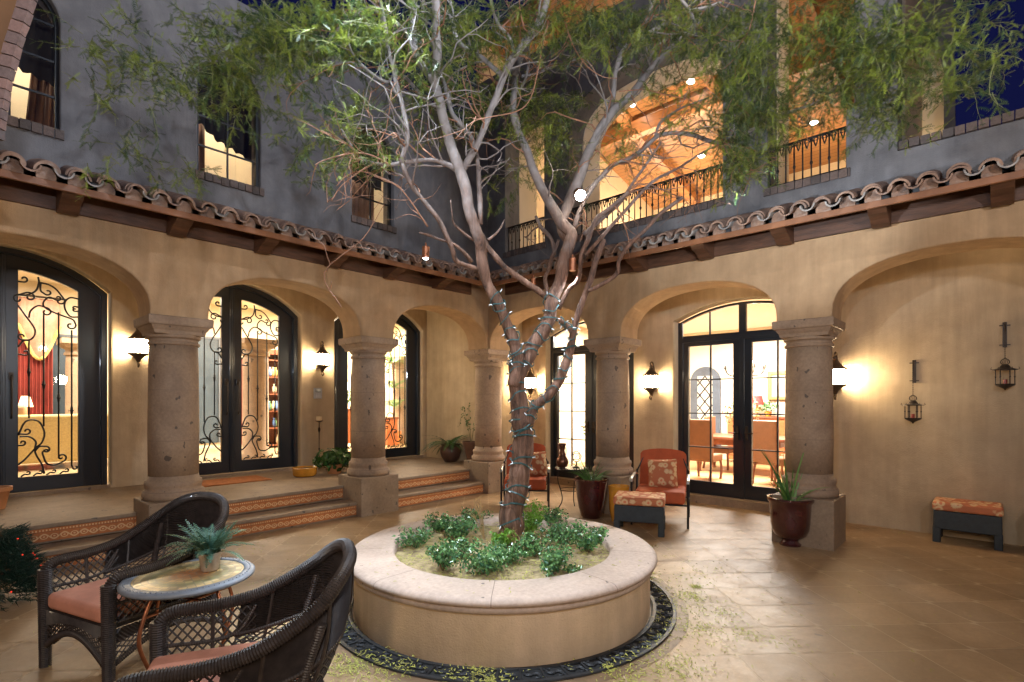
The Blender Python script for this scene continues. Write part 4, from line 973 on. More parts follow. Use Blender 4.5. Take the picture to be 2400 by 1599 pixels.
o = mb.build('fallen_leaflets', LITTER, None, tone=True, fixn=False); tag(o, 'yellow-green leaflets scattered over the patio and planter bed', 'leaf litter', kind='stuff')
# ================================================================= LANTERNS
LGLASS = emis('lit_frosted_glass', (1.0, .76, .46), 120)
LMET = M('lantern_bronze', (.11, .075, .05), .45, .5, var=.3, vs=20)
def wall_lantern(loc, rz, lab):
    t = thing('wall_lantern', lab, 'wall lantern', loc, rz, 'lit wall lanterns between the doors'); t.scale = (1.15, 1.0, 1.1)
    g = MB(); g.lathe([(.088, -.085), (.100, -.03), (.100, .05), (.092, .085)], (0, -.155, 0), 20); g.build('glass_shade', LGLASS, t, smooth=True)
    c = MB(); c.lathe([(.118, .086), (.120, .094), (.100, .105), (.070, .130), (.040, .170), (.022, .20), (.018, .215), (.028, .225), (.012, .24)], (0, -.155, 0), 20); c.build('lantern_roof', LMET, t, smooth=True)
    b = MB(); b.lathe([(.012, -.20), (.02, -.185), (.035, -.155), (.07, -.12), (.108, -.10), (.110, -.088), (.09, -.08)], (0, -.155, 0), 20)
    for k in range(4):
        a = PI / 4 + k * PI / 2; x, y = .104 * math.cos(a), -.155 + .104 * math.sin(a); b.tube([(x, y, -.09), (x * 1.0, y, .09)], .0035, 5)
    b.build('lantern_base', LMET, t, smooth=True)
    m = MB(); m.box((-.035, -.022, -.14), (.035, -.001, .10)); q = [(0, -.02, .03), (0, -.05, .16), (0, -.09, .26), (0, -.14, .285), (0, -.18, .26), (0, -.155, .232)]
    m.tube(cat(q, 6), .010, 8); m.tube(cat([(0, -.02, -.08), (0, -.08, -.155), (0, -.13, -.22), (0, -.155, -.255), (0, -.205, -.225), (0, -.155, -.195)], 6), .009, 8); m.build('bracket', LMET, t, smooth=False)
p = onY(325, 812, 2.13); wall_lantern((p.x, 2.3, p.z), 0, 'lit wall lantern beside the column left of the middle ironwork door')
p = onY(757, 843, 2.13); wall_lantern((p.x, 2.3, p.z), 0, 'lit wall lantern above the door keypad')
p = onX(1241, 898, 1.13); wall_lantern((1.3, p.y, p.z), -PI / 2, 'lit wall lantern glimpsed directly behind the tree trunk')
p = onX(1525, 895, 1.13); wall_lantern((1.3, p.y, p.z), -PI / 2, 'lit wall lantern above the rust armchair with the floral pillow')
p = onX(1957, 884, 1.13); wall_lantern((1.3, p.y, p.z), -PI / 2, 'lit wall lantern at the edge of the bare wall with the hanging candle lanterns')
def candle_lantern(top, zb, s, lab):
    t = thing('hanging_candle_lantern', lab, 'lantern', (1.3, top.y, 0), -PI / 2, 'unlit iron candle lanterns on the bare wall')
    m = MB(); z = top.z; m.box((-.018, -.014, z - .13), (.018, -.002, z + .14)); m.box((-.045, -.012, z + .10), (.045, -.004, z + .112)); m.box((-.045, -.012, z - .11), (.045, -.004, z - .10))
    m.tube(cat([(0, -.01, z + .11), (0, -.09, z + .13), (0, -.145, z + .08), (0, -.15, z + .02)], 5), .007, 6); m.build('bracket', IRONB, t)
    c = MB(); zt = zb + s; k = z + .02
    while k > zt: c.tube([(0, -.15, k), (.006, -.15, k - .012), (0, -.15, k - .024), (-.006, -.15, k - .012), (0, -.15, k)], .0018, 4); k -= .022
    c.build('chain', IRONB, t)
    g = MB(); cx = (0, -.15, 0); n = 6; R = .075
    for a_ in range(12):
        a = a_ * PI / 6; g.tube(cat([(.004 * math.cos(a), -.15 + .004 * math.sin(a), zt), (.030 * math.cos(a), -.15 + .03 * math.sin(a), zt - s * .06), (.036 * math.cos(a), -.15 + .036 * math.sin(a), zt - s * .14), (.02 * math.cos(a), -.15 + .02 * math.sin(a), zt - s * .20)], 4), .0022, 4)
    g.lathe([(.022, zt - s * .19), (.035, zt - s * .23), (.05, zt - s * .30), (.095, zt - s * .345), (.098, zt - s * .37), (.06, zt - s * .37)], cx, 12)
    for k in range(n):
        a = k * 2 * PI / n; x, y = R * math.cos(a), -.15 + R * math.sin(a); g.tube([(x, y, zt - s * .37), (x, y, zt - s * .80)], .0045, 6); g.lathe([(.004, -.012), (.008, 0), (.004, .012)], (x, y, zt - s * .58), 6)
        g.tube([(.095 * math.cos(a), -.15 + .095 * math.sin(a), zt - s * .36), (.115 * math.cos(a), -.15 + .115 * math.sin(a), zt - s * .33), (.105 * math.cos(a), -.15 + .105 * math.sin(a), zt - s * .28)], .003, 4)
    g.lathe([(.004, zb), (.010, zb + s * .04), (.02, zb + s * .06), (.078, zb + s * .16), (.082, zb + s * .20), (.02, zb + s * .20)], cx, 12); g.build('cage', IRONB, t)
    h = MB(); h.lathe([(.018, zb + s * .20), (.018, zb + s * .34)], cx, 10); h.build('candle', M('red_candle', (.25, .03, .02), .4), t)
candle_lantern(onX(2143, 872, 1.3), onX(2137, 993, 1.16).z, onX(2137, 926, 1.16).z - onX(2137, 993, 1.16).z, 'iron candle lantern hanging lower on the wall, nearer the column')
candle_lantern(onX(2355, 786, 1.3), onX(2356, 915, 1.16).z, onX(2356, 840, 1.16).z - onX(2356, 915, 1.16).z, 'iron candle lantern hanging higher on the wall at the photo right edge')
# copper tree lights
LENS = emis('lit_lens', (.85, .93, 1.0), 30)
def can_light(px, py, Z, L, R, lab, lit=True, tilt=(0, 0, -1)):
    p = at(px, py, Z); t = thing('tree_downlight', lab, 'garden light', p, group='copper lights hung in the tree')
    d = Vector(tilt).normalized(); t.rotation_mode = 'QUATERNION'; t.rotation_quaternion = d.to_track_quat('-Z', 'Y')
    m = MB(); m.lathe([(R, -L), (R, -.004), (R * .9, 0), (R * .25, .004), (R * .25, .03), (.003, .032)], (0, 0, 0), 20); m.lathe([(R * .86, -L), (R * .86, -L * .6)], (0, 0, 0), 20, cap=False); m.build('can', COPPER, t, smooth=False)
    k = MB(); k.tube([(0, 0, .03), (.003, 0, .09)], .002, 5); k.build('hanger', IRONB, t)
    if lit: l = MB(); l.lathe([(.001, -L * 1.12), (R * .5, -L * 1.08), (R * .84, -L * .98)], (0, 0, 0), 20, cap=False); l.build('lens', LENS, t)
    return p, d
c1 = can_light(998, 578, 4.4, .098, .030, 'lit copper can light hanging left of the trunk, in front of the roof tiles')
c2 = can_light(1342, 606, 4.3, .10, .029, 'unlit copper can light hanging right of the forked trunk', False)
c3 = can_light(1250, 652, 5.2, .075, .022, 'small copper can light hanging between the forks of the trunk')
fl = camf(-.3, 2.0, .2)
c4 = can_light(1355, 452, 4.35, .10, .040, 'very bright round tree light glaring through the branches', tilt=(-.55, -.62, -.55))
bl = MB(); bl.lathe([(.002, -.125), (.03, -.12), (.042, -.10), (.04, -.085)], (0, 0, 0), 20); o = bl.build('lamp_glow', emis('bright_lamp', (1, .96, .85), 90), bpy.data.objects['can.003'].parent, smooth=True)
def spot(name, loc, tgt, W, ang, col=(1, 1, 1), size=.03, blend=.4):
    l = bpy.data.lights.new(name, 'SPOT'); l.energy = W; l.spot_size = math.radians(ang); l.spot_blend = blend; l.color = col; l.shadow_soft_size = size
    o = bpy.data.objects.new(name, l); COL.objects.link(o); o.location = loc; d = (Vector(tgt) - Vector(loc)); o.rotation_euler = d.to_track_quat('-Z', 'Y').to_euler(); return o
def point(name, loc, W, col=(1, 1, 1), size=.1):
    l = bpy.data.lights.new(name, 'POINT'); l.energy = W; l.color = col; l.shadow_soft_size = size
    o = bpy.data.objects.new(name, l); COL.objects.link(o); o.location = loc; return o
def area(name, loc, tgt, W, sx, sy, col=(1, 1, 1)):
    l = bpy.data.lights.new(name, 'AREA'); l.energy = W; l.shape = 'RECTANGLE'; l.size = sx; l.size_y = sy; l.color = col
    o = bpy.data.objects.new(name, l); COL.objects.link(o); o.location = loc; d = (Vector(tgt) - Vector(loc)); o.rotation_euler = d.to_track_quat('-Z', 'Y').to_euler(); return o
COOL = (.78, .88, 1.0); WARM = (1.0, .76, .50); WARM2 = (1.0, .88, .70)
# ================================================================= WICKER CHAIRS, TABLE
def ridged(mb, pts, r, pitch=.0105, amp=.09, flat=None, n=12):
    P = cat(pts, 12); L = [0]
    for a, b in zip(P[:-1], P[1:]): L.append(L[-1] + (b - a).length)
    N = int(L[-1] / pitch * 2); out = []; j = 0
    for k in range(N + 1):
        s = L[-1] * k / N
        while j < len(L) - 2 and L[j + 1] < s: j += 1
        f = (s - L[j]) / max(1e-6, L[j + 1] - L[j]); out.append(P[j].lerp(P[j + 1], min(1, f)))
    rs = [(r if not callable(r) else r(k / N)) * (1 + (amp if k % 2 else -amp)) for k in range(N + 1)]
    mb.tube(out, rs, n, flat=flat)
def lattice(mb, S, nu, nv, r=.0042, asp=1.0):
    "two families of diagonal canes over the surface S(u, v)"
    for fam in (1, -1):
        for k in range(-nv, nu + 1):
            pts = []
            for i in range(nv * 2 + 1):
                v = i / (nv * 2); u = (k + (v * nv)) / nu; u_ = u if fam == 1 else 1 - u
                if -1e-6 <= u <= 1 + 1e-6: pts.append(S(min(1, max(0, u_)), v))
            if len(pts) > 1: mb.tube(pts, r, 4, cap=False)
def weave(mb, S, nu, nv, amp=.0055):
    vs = []
    for j in range(nv + 1):
        for i in range(nu + 1):
            u, v = i / nu, j / nv; e = .004; p = S(u, v); n_ = (S(min(1, u + e), v) - S(max(0, u - e), v)).cross(S(u, min(1, v + e)) - S(u, max(0, v - e)))
            n_ = n_.normalized() if n_.length > 1e-12 else Vector((0, 1, 0)); vs.append(p + n_ * amp * (1 if (i + j) % 2 else -1) * (1 if i % 2 == 0 or True else 0))
    W = nu + 1; mb.add(vs, [(j * W + i, j * W + i + 1, (j + 1) * W + i + 1, (j + 1) * W + i) for j in range(nv) for i in range(nu)])
def wicker_chair(pos, rz, lab):
    t = thing('wicker_armchair', lab, 'armchair', pos, rz, 'dark wicker armchairs at the mosaic table')
    rim = [(.315, .33, .50), (.318, .325, .565), (.322, .27, .602), (.328, .10, .606), (.335, -.06, .63), (.335, -.19, .685), (.31, -.32, .765), (.24, -.40, .84), (.13, -.445, .88), (0, -.455, .89)]
    full = rim + [(-x, y, z) for x, y, z in rim[-2::-1]]
    m = MB(); ridged(m, full, lambda f: .0275, flat=None); m.build('arm_and_back_rim', WICK, t, smooth=False)
    RC = cat(full, 10); bot = cat([(.29, .05, .33), (.285, -.10, .33), (.25, -.23, .33), (.14, -.30, .33), (0, -.32, .33), (-.14, -.30, .33), (-.25, -.23, .33), (-.285, -.10, .33), (-.29, .05, .33)], 8)
    def samp(P, f): f = min(max(f, 0), 1) * (len(P) - 1); i = min(int(f), len(P) - 2); return P[i].lerp(P[i + 1], f - i)
    u0, u1 = 3.6 / 18, 14.4 / 18
    def S(u, v): a = samp(bot, u); b = samp(RC, u0 + (u1 - u0) * u); p = a.lerp(b, v); p.y -= .05 * math.sin(PI * v) * math.sin(PI * u); return p
    m = MB(); weave(m, lambda u, v: S(u, .46 + .54 * v), 96, 44); m.build('woven_back', WICK, t, smooth=False)
    m = MB(); lattice(m, lambda u, v: S(u, .06 + .40 * v), 26, 6); 
    ridged(m, [S(k / 20, .46) for k in range(21)], .011); ridged(m, [S(k / 20, .05) for k in range(21)], .012)
    for u in (.08, .25, .5, .75, .92): m.tube([S(u, k / 8) + Vector((0, -.012, 0)) for k in range(9)], .008, 6)
    m.build('back_lattice', WICK, t, smooth=False)
    for s in (-1, 1):
        m = MB(); ridged(m, [(s * .315, .33, .0), (s * .315, .33, .25), (s * .315, .33, .57)], lambda f: .028 + .009 * f, amp=.07); m.build('leg', WICK, t, smooth=False)
        m = MB(); ridged(m, [(s * .27, -.40, .0), (s * .27, -.33, .22), (s * .275, -.26, .42), (s * .31, -.33, .70)], .019, amp=.07); m.build('leg', WICK, t, smooth=False)
        m = MB(); P = lambda u, v, s=s: Vector((s * (.322 - .02 * (1 - v)), .30 - .36 * u, .35 + .235 * v)); lattice(m, P, 9, 5)
        ridged(m, [P(0, .0), P(.5, 0), P(1, 0)], .010); ridged(m, [P(0, .45), P(.5, .43), P(.8, .55), P(1, 1)], .009); m.tube([P(.5, 0), P(.5, 1)], .009, 6)
        Q = lambda u, v, s=s: Vector((s * .308, .30 - .62 * u, .13 + .19 * v + (1 - v) * .10 * math.sin(PI * u))); lattice(m, lambda u, v: Q(u, .0 + .55 * v), 15, 3); ridged(m, [Q(k / 10, 0) for k in range(11)], .015); weave(m, lambda u, v: Q(u, .55 + .45 * v) + Vector((s * .004, 0, 0)), 60, 6, .004); m.build('side_panel', WICK, t, smooth=False)
    m = MB(); Q = lambda u, v: Vector((.285 - .57 * u, .335, .14 + .20 * v + (1 - v) * .11 * math.sin(PI * u))); lattice(m, lambda u, v: Q(u, .55 * v), 14, 3); ridged(m, [Q(k / 10, 0) for k in range(11)], .017); weave(m, lambda u, v: Q(u, .55 + .45 * v) + Vector((0, .004, 0)), 60, 7, .004); m.build('front_apron', WICK, t, smooth=False)
    m = MB(); m.box((-.29, -.28, .315), (.29, .33, .345)); m.build('seat_deck', WICK, t)
    m = MB(); m.box((-.275, -.27, .346), (.275, .345, .44)); m.build('seat_cushion', CUSH, t, smooth=True, bevel=.03, seg=4)
    return t
F1, F2 = Vector((-2.75, 3.09)), Vector((-2.12, 2.80))
def place_chair(F1, F2, face, lab):
    c = (F1 + F2) / 2; ctr = c - Vector(face).normalized() * .33; w = camf(ctr.x, ctr.y); return wicker_chair(w, rotcam(*face), lab)
place_chair(F1, F2, (-.42, -.91), 'dark wicker armchair with terracotta cushion on the far side of the mosaic table')
place_chair(Vector((-1.577, 2.33)), Vector((-1.33, 1.78)), (-.93, -.37), 'dark wicker armchair in front of the mosaic table, cut by the bottom of the photo')
def m_mosaic():
    m, nt, b = newmat('mosaic_top'); v = coords(nt); sp = nd(nt, 'ShaderNodeSeparateXYZ'); nt.links.new(v, sp.inputs[0])
    r = mth(nt, 'SQRT', mth(nt, 'ADD', mth(nt, 'POWER', sp.outputs[0], 2.0), mth(nt, 'POWER', sp.outputs[1], 2.0)))
    an = mth(nt, 'ARCTAN2', sp.outputs[1], sp.outputs[0]); k = mth(nt, 'FLOOR', mth(nt, 'DIVIDE', r, .032))
    q = mth(nt, 'MULTIPLY', an, mth(nt, 'ADD', mth(nt, 'MULTIPLY', k, 5.0), 3.0)); q = mth(nt, 'ADD', mth(nt, 'DIVIDE', q, 2 * PI), mth(nt, 'MULTIPLY', k, .37))
    fr = mth(nt, 'FRACT', mth(nt, 'DIVIDE', r, .032)); g1 = mth(nt, 'LESS_THAN', fr, .13); g2 = mth(nt, 'LESS_THAN', mth(nt, 'FRACT', q), .11)
    wn = nd(nt, 'ShaderNodeTexWhiteNoise', noise_dimensions='2D'); cb = nd(nt, 'ShaderNodeCombineXYZ'); nt.links.new(mth(nt, 'FLOOR', q), cb.inputs[0]); nt.links.new(k, cb.inputs[1]); nt.links.new(cb.outputs[0], wn.inputs['Vector'])
    base = ramp(nt, mth(nt, 'ADD', mth(nt, 'DIVIDE', r, .30), mth(nt, 'MULTIPLY', noise_n(nt, v, 7, 3), .25)), [(0, (.42, .14, .05)), (.35, (.50, .22, .08)), (.55, (.56, .42, .18)), (.72, (.30, .30, .14)), (.85, (.62, .48, .25)), (1, (.55, .38, .16))])
    c = mixc(nt, 1.0, base, ramp(nt, wn.outputs[0], [(0, .6), (1, 1.3)]), 'MULTIPLY'); c = mixc(nt, mth(nt, 'MULTIPLY', mth(nt, 'MAXIMUM', g1, g2), .75), c, (.25, .22, .18))
    nt.links.new(c, b.inputs['Base Color']); b.inputs['Roughness'].default_value = .35; return m
tb = camf(-1.80, 2.95); T = thing('mosaic_table', 'round mosaic bistro table with grey scalloped rim and bent copper legs', 'table', tb)
m = MB(); m.lathe([(.001, .5805), (.272, .5805)], (0, 0, 0), 64, cap=False); m.build('mosaic_top', m_mosaic(), T)
m = MB(); m.lathe([(.27, .550), (.27, .584), (.285, .586), (.318, .582), (.328, .572), (.326, .560), (.30, .548)], (0, 0, 0), 72, cap=False)
for k in range(72): a = k * 2 * PI / 72; m.lathe([(.0045, .583), (.003, .587), (.0005, .588)], (.302 * math.cos(a), .302 * math.sin(a), 0), 6)
m.build('rim', M('blue_grey_metal', (.20, .225, .26), .45, .1, var=.25, vs=14), T, smooth=True); m = MB(); m.lathe([(.001, .552), (.27, .552)], (0, 0, 0), 32, cap=False); m.build('underside', IRONB, T)
for k in range(4):
    a = k * PI / 2 + .35; c, s = math.cos(a), math.sin(a); m = MB()
    m.tube(cat([(c * .20, s * .20, .548), (c * .255, s * .255, .42), (c * .275, s * .275, .30), (c * .22, s * .22, .14), (c * .19, s * .19, .07), (c * .25, s * .25, .004)], 7), .010, 8); m.build('leg', COPPER, T, smooth=True)
m = MB(); m.tube([(math.cos(.35) * .25, math.sin(.35) * .25, .43), (-math.cos(.35) * .25, -math.sin(.35) * .25, .43)], .008, 6); m.tube([(math.cos(.35 + PI / 2) * .25, math.sin(.35 + PI / 2) * .25, .445), (-math.cos(.35 + PI / 2) * .25, -math.sin(.35 + PI / 2) * .25, .445)], .008, 6); m.build('stretcher', COPPER, T)
# ================================================================= POTTED PLANTS
def frond(lv, st, p, d, L, droop, wid, n, rr, tone, lw=.35):
    p = Vector(p); d = Vector(d).normalized(); pts = [p.copy()]; 
    for i in range(n):
        f = i / n; d = (d + Vector((rr.gauss(0, .03), rr.gauss(0, .03), -droop / n))).normalized(); p = p + d * L / n; pts.append(p.copy())
        s = d.cross(Vector((0, 0, 1))); s = s.normalized() if s.length > .05 else Vector((1, 0, 0)); up = s.cross(d); w = wid * math.sin(PI * min(1, (.12 + f * .9))) ** .7
        for sg in (-1, 1):
            b = p; tip = b + (s * sg + d * .45 - up * 0 + Vector((0, 0, rr.uniform(-.15, .15)))) * w; h = L / n * lw
            lv.add([b - d * h, b + d * h, tip], [(0, 1, 2)], 0, min(1, max(0, tone + rr.uniform(-.15, .15))))
    st.tube(pts, .0018, 3, cap=False)
def plant_fern(t, z, L, n, mat, seed, wid=.035, nn=16, up=1.1, droop=1.4, lw=.4, rz=(0, 6.28)):
    rr = random.Random(seed); lv, st = MB(), MB()
    for k in range(n):
        a = rr.uniform(*rz); e = rr.uniform(.25, 1.0) * up; frond(lv, st, (math.cos(a) * .02, math.sin(a) * .02, z), (math.cos(a), math.sin(a), e), L * rr.uniform(.6, 1.1), droop * rr.uniform(.6, 1.2), wid, nn, rr, rr.random(), lw)
    lv.build('fronds', mat, t, tone=True, fixn=False); st.build('stem', M('fern_stem', (.10, .14, .05), .7), t)
def blades(t, z, n, L, mat, seed, lean=.45, w=.011, R=.05):
    rr = random.Random(seed); lv = MB()
    for k in range(n):
        a = rr.uniform(0, 6.28); q = rr.uniform(.1, 1) * lean; d = Vector((math.cos(a) * q, math.sin(a) * q, 1)).normalized(); p = Vector((math.cos(a) * R * rr.random(), math.sin(a) * R * rr.random(), z)); l = L * rr.uniform(.45, 1.1); s = d.cross(Vector((math.cos(a + 1), math.sin(a + 1), 0))).normalized(); vs = []; N = 9; tone = rr.random()
        for i in range(N + 1):
            f = i / N; ww = w * (1 - f ** 1.6) + .0008; vs += [p - s * ww, p + s * ww]; d = (d + Vector((math.cos(a) * .05, math.sin(a) * .05, -.04 * f * 2)) * (q * 2)).normalized(); p = p + d * l / N
        lv.add(vs, [(2 * i, 2 * i + 1, 2 * i + 3, 2 * i + 2) for i in range(N)], 0, tone)
    lv.build('leaves', mat, t, tone=True, fixn=False)
def potplant(name, lab, catg, loc, prof, mat, soil_z, soil_r, rz=0, seg=40, grp=None):
    t = thing(name, lab, catg, loc, rz, grp); m = MB(); m.lathe(prof, (0, 0, 0), seg, cap=False); m.build('pot', mat, t, smooth=True)
    md = t.children[0].modifiers.new('e', 'EDGE_SPLIT'); md.split_angle = math.radians(55)
    m = MB(); m.lathe([(.001, soil_z), (soil_r, soil_z)], (0, 0, 0), 20, cap=False); m.build('soil', SOIL, t); return t
g = at(492, 1335, 3.02); g.z = .582
t = potplant('potted_fern', 'small blue-green fern in a pale clay pot on the mosaic table', 'potted plant', g, [(.001, .002), (.042, .002), (.045, .006), (.056, .085), (.062, .086), (.063, .105), (.056, .105), (.052, .092)], CLAYP, .092, .052)
plant_fern(t, .09, .23, 90, FERN, 3, .028, 16, 2.3, 1.2, .40)
URN = [(.001, .003), (.105, .003), (.108, .02), (.080, .045), (.078, .06), (.115, .085), (.160, .12), (.184, .18), (.194, .26), (.200, .36), (.206, .455), (.222, .475), (.232, .495), (.228, .515), (.205, .515), (.190, .49), (.185, .46)]
g = onZ(1392, 1190, 0); t = potplant('glazed_planter', 'tall dark oxblood glazed pot standing between the side table and the ottoman', 'planter', camf(1.055, 7.02), [(r * 1.0, z * 1.0) for r, z in [(.001, .003), (.12, .003), (.125, .02), (.14, .03), (.17, .14), (.195, .28), (.212, .42), (.222, .48), (.232, .50), (.232, .525), (.21, .525), (.20, .48)]], POTM, .47, .2)
blades(t, .46, 46, .40, m_leaf('sedge_leaf', (.10, .20, .04), (.03, .08, .02)), 5, 1.1, .007)
g = onZ(1852, 1278, 0); t = potplant('glazed_urn', 'footed oxblood glazed urn in front of the right-hand column, with long upright leaves', 'planter', g, URN, POTM, .465, .186)
blades(t, .45, 22, .66, m_leaf('strap_leaf', (.14, .26, .05), (.04, .12, .03)), 8, .55, .012); blades(t, .45, 12, .42, MATS['strap_leaf'], 18, 1.2, .008)
t = potplant('amber_pot', 'plain amber glazed pot between the dark planter and the rust armchair', 'pot', camf(1.375, 6.80), [(.001, .003), (.09, .003), (.12, .15), (.128, .38), (.135, .46), (.118, .46), (.11, .4)], YEL, .42, .11)
g = Vector((.20, 1.22, .38)); t = potplant('fern_pot', 'round brown pot of drooping green ferns on the porch beside the inner corner', 'potted plant', g, [(.001, .003), (.11, .003), (.17, .08), (.205, .18), (.20, .26), (.17, .31), (.185, .325), (.185, .345), (.16, .345), (.15, .3)], M('brown_pot', (.085, .04, .025), .45, var=.4, vs=8), .30, .15)
plant_fern(t, .31, .62, 46, DFERN, 9, .050, 18, 1.2, 1.5, .45)
t = potplant('tall_brown_pot', 'flared brown pot with a thin vine behind the corner column', 'potted plant', Vector((.18, .62, .38)), [(.001, .003), (.10, .003), (.09, .12), (.13, .28), (.165, .40), (.165, .42), (.14, .42), (.13, .36)], M('brown_pot2', (.11, .05, .03), .5, var=.3, vs=8), .36, .13)
rr = random.Random(77); lv, st = MB(), MB()
for k in range(7):
    a = rr.uniform(0, 6.28); q = cat([(0, 0, .36), (.06 * math.cos(a), .06 * math.sin(a), .65), (.16 * math.cos(a), .16 * math.sin(a), rr.uniform(.8, 1.15)), (.22 * math.cos(a), .22 * math.sin(a), rr.uniform(.7, 1.1))], 5); st.tube(q, .003, 4)
    for p in q[5:]: leafball(lv, p, .03, 2, .04, rr)
st.build('stem', M('vine_stem', (.14, .13, .05), .7), t); lv.build('leaves', DFERN, t, tone=True, fixn=False)
t = potplant('amber_bowl', 'shallow amber glazed bowl on the porch beside the doormat', 'bowl', Vector((-2.62, 1.42, .38)), [(.001, .003), (.15, .003), (.175, .03), (.182, .12), (.19, .135), (.178, .14), (.165, .125)], YEL, .11, .166)
t = potplant('leafy_porch_plant', 'low dark leafy plant on the porch behind the second column', 'potted plant', Vector((-2.16, 1.35, .38)), [(.001, .003), (.10, .003), (.13, .16), (.12, .16)], TERRA, .14, .12)
rr = random.Random(6); lv = MB(); leafball(lv, (0, 0, .24), .32, 260, .13, rr, .55); lv.build('leaves', DFERN, t, tone=True, fixn=False)
g = onZ(-12, 1195, .38); t = potplant('terracotta_pot', 'terracotta flowerpot cut off by the left edge of the photo, on the porch', 'pot', g, [(.001, .003), (.08, .003), (.12, .19), (.14, .20), (.142, .24), (.12, .24)], TERRA, .21, .12)
# dark evergreen at the left edge
g = camf(-3.98, 4.05); t = thing('evergreen_bush', 'dark evergreen bush with tiny red lights at the left edge of the patio', 'bush', g)
rr = random.Random(8); lv = MB(); st = MB()
for k in range(1500):
    a = rr.uniform(0, 6.28); z = rr.uniform(.02, .52); R = .30 * (1 - z / .62) + .06; d = Vector((math.cos(a), math.sin(a), rr.uniform(-.3, .5))).normalized(); b = Vector((0, 0, z)) + d * R * rr.uniform(.3, .9)
    for q in range(9): dd = (d + Vector((rr.gauss(0, .5), rr.gauss(0, .5), rr.gauss(0, .5)))).normalized(); p = b + d * .012 * q; s = dd.orthogonal().normalized() * .0035; lv.add([p - s, p + s, p + dd * .05], [(0, 1, 2)], 0, rr.random())
st.tube([(0, 0, 0), (0, 0, .5)], .02, 6); st.build('trunk', BARK, t); lv.build('needles', m_leaf('needle', (.012, .045, .026), (.004, .018, .014)), t, tone=True, fixn=False)
m = MB()
for k in range(26): a = rr.uniform(0, 6.28); z = rr.uniform(.08, .5); R = .30 * (1 - z / .62) + .09; m.lathe([(.001, -.006), (.006, 0), (.001, .006)], (R * math.cos(a), R * math.sin(a), z), 6)
m.build('red_lights', M('red_bulb', (.5, .02, .01), .3, emit=1.2, ecol=(1, .05, .02)), t)
# ================================================================= PATIO FURNITURE
def cushion(mb, a, b, puff=.02):
    mb.box(a, b)
def patio_chair(pos, rz, lab, pillow_side):
    t = thing('patio_armchair', lab, 'armchair', pos, rz, 'rust upholstered patio armchairs'); w = .30
    m = MB(); m.box((-w, -.24, .29), (w, .36, .44)); m.build('seat_cushion', RUST, t, smooth=True, bevel=.035, seg=4)
    m = MB(); N = 20; out = [(-w, .40)] + [(-w + 2 * w * k / N, .88 + .055 * math.sin(PI * k / N) ** .6 + (.02 if 0 < k < N else 0)) for k in range(N + 1)] + [(w, .40)]
    m.prism(out, [], 'Y', -.10, .02); o = m.build('back_cushion', RUST, t, smooth=True, bevel=.03, seg=3, angle=50); o.location = (0, -.22, -.03); o.rotation_euler = (math.radians(14), 0, 0)
    m = MB(); q = .2; m.add([(-q, 0, -q), (q, 0, -q), (q, 0, q), (-q, 0, q), (0, -.075, 0), (0, .075, 0)], []) ; m = MB(); n = 10; vs = []
    for sd in (-1, 1):
        for j in range(n + 1):
            for i in range(n + 1):
                a, b = i / n * 2 - 1, j / n * 2 - 1; th = .07 * (max(0, (1 - a ** 4) * (1 - b ** 4))) ** .6; k_ = 1 - .06 * (1 - a * a) * abs(b) ** 3; vs.append((a * .19 * (1 - .07 * (1 - b * b) * abs(a) ** 3), sd * th, b * .19 * k_))
    W = n + 1; fs = []
    for sd in range(2):
        o_ = sd * W * W; fs += [(o_ + j * W + i, o_ + j * W + i + 1, o_ + (j + 1) * W + i + 1, o_ + (j + 1) * W + i) for j in range(n) for i in range(n)]
    m.add(vs, fs); o = m.build('pillow', PAIS, t, smooth=True, sub=1); o.location = (pillow_side * .08, -.06, .61); o.rotation_euler = (math.radians(16), .05, 0)
    for s in (-1, 1):
        m = MB(); m.tube([(s * .335, .33, 0), (s * .335, .33, .56)], .014, 8); m.build('leg', IRON, t)
        m = MB(); m.tube([(s * .335, -.36, 0), (s * .335, -.26, .30), (s * .335, -.34, .62)], .014, 8); m.build('leg', IRON, t)
        m = MB(); m.tube(cat([(s * .335, -.33, .56), (s * .335, -.1, .60), (s * .335, .2, .60), (s * .335, .36, .585), (s * .335, .39, .55)], 5), .020, 8, flat=.5); m.build('armrest', M('worn_silver_arm', (.42, .42, .40), .3, .7), t, smooth=True)
        m = MB(); m.tube([(s * .335, .33, .28), (s * .335, -.27, .28)], .011, 6); m.build('rail', IRON, t)
    m = MB(); m.tube([(-.335, .33, .28), (.335, .33, .28)], .011, 6); m.build('crossbar', IRON, t); m = MB(); m.tube([(-.335, -.27, .28), (.335, -.27, .28)], .011, 6); m.build('crossbar', IRON, t); m = MB(); m.tube([(-.335, -.34, .60), (-.25, -.42, .80), (.25, -.42, .80), (.335, -.34, .60)], .011, 6); m.build('frame', IRON, t)
    return t
patio_chair(camf(.20, 7.80), rotcam(-.05, -1), 'rust armchair with a floral pillow half hidden behind the tree trunk', -1.6)
patio_chair(camf(1.92, 6.80), rotcam(-.33, -.94), 'rust armchair with a floral pillow in front of the paned door', -.2)
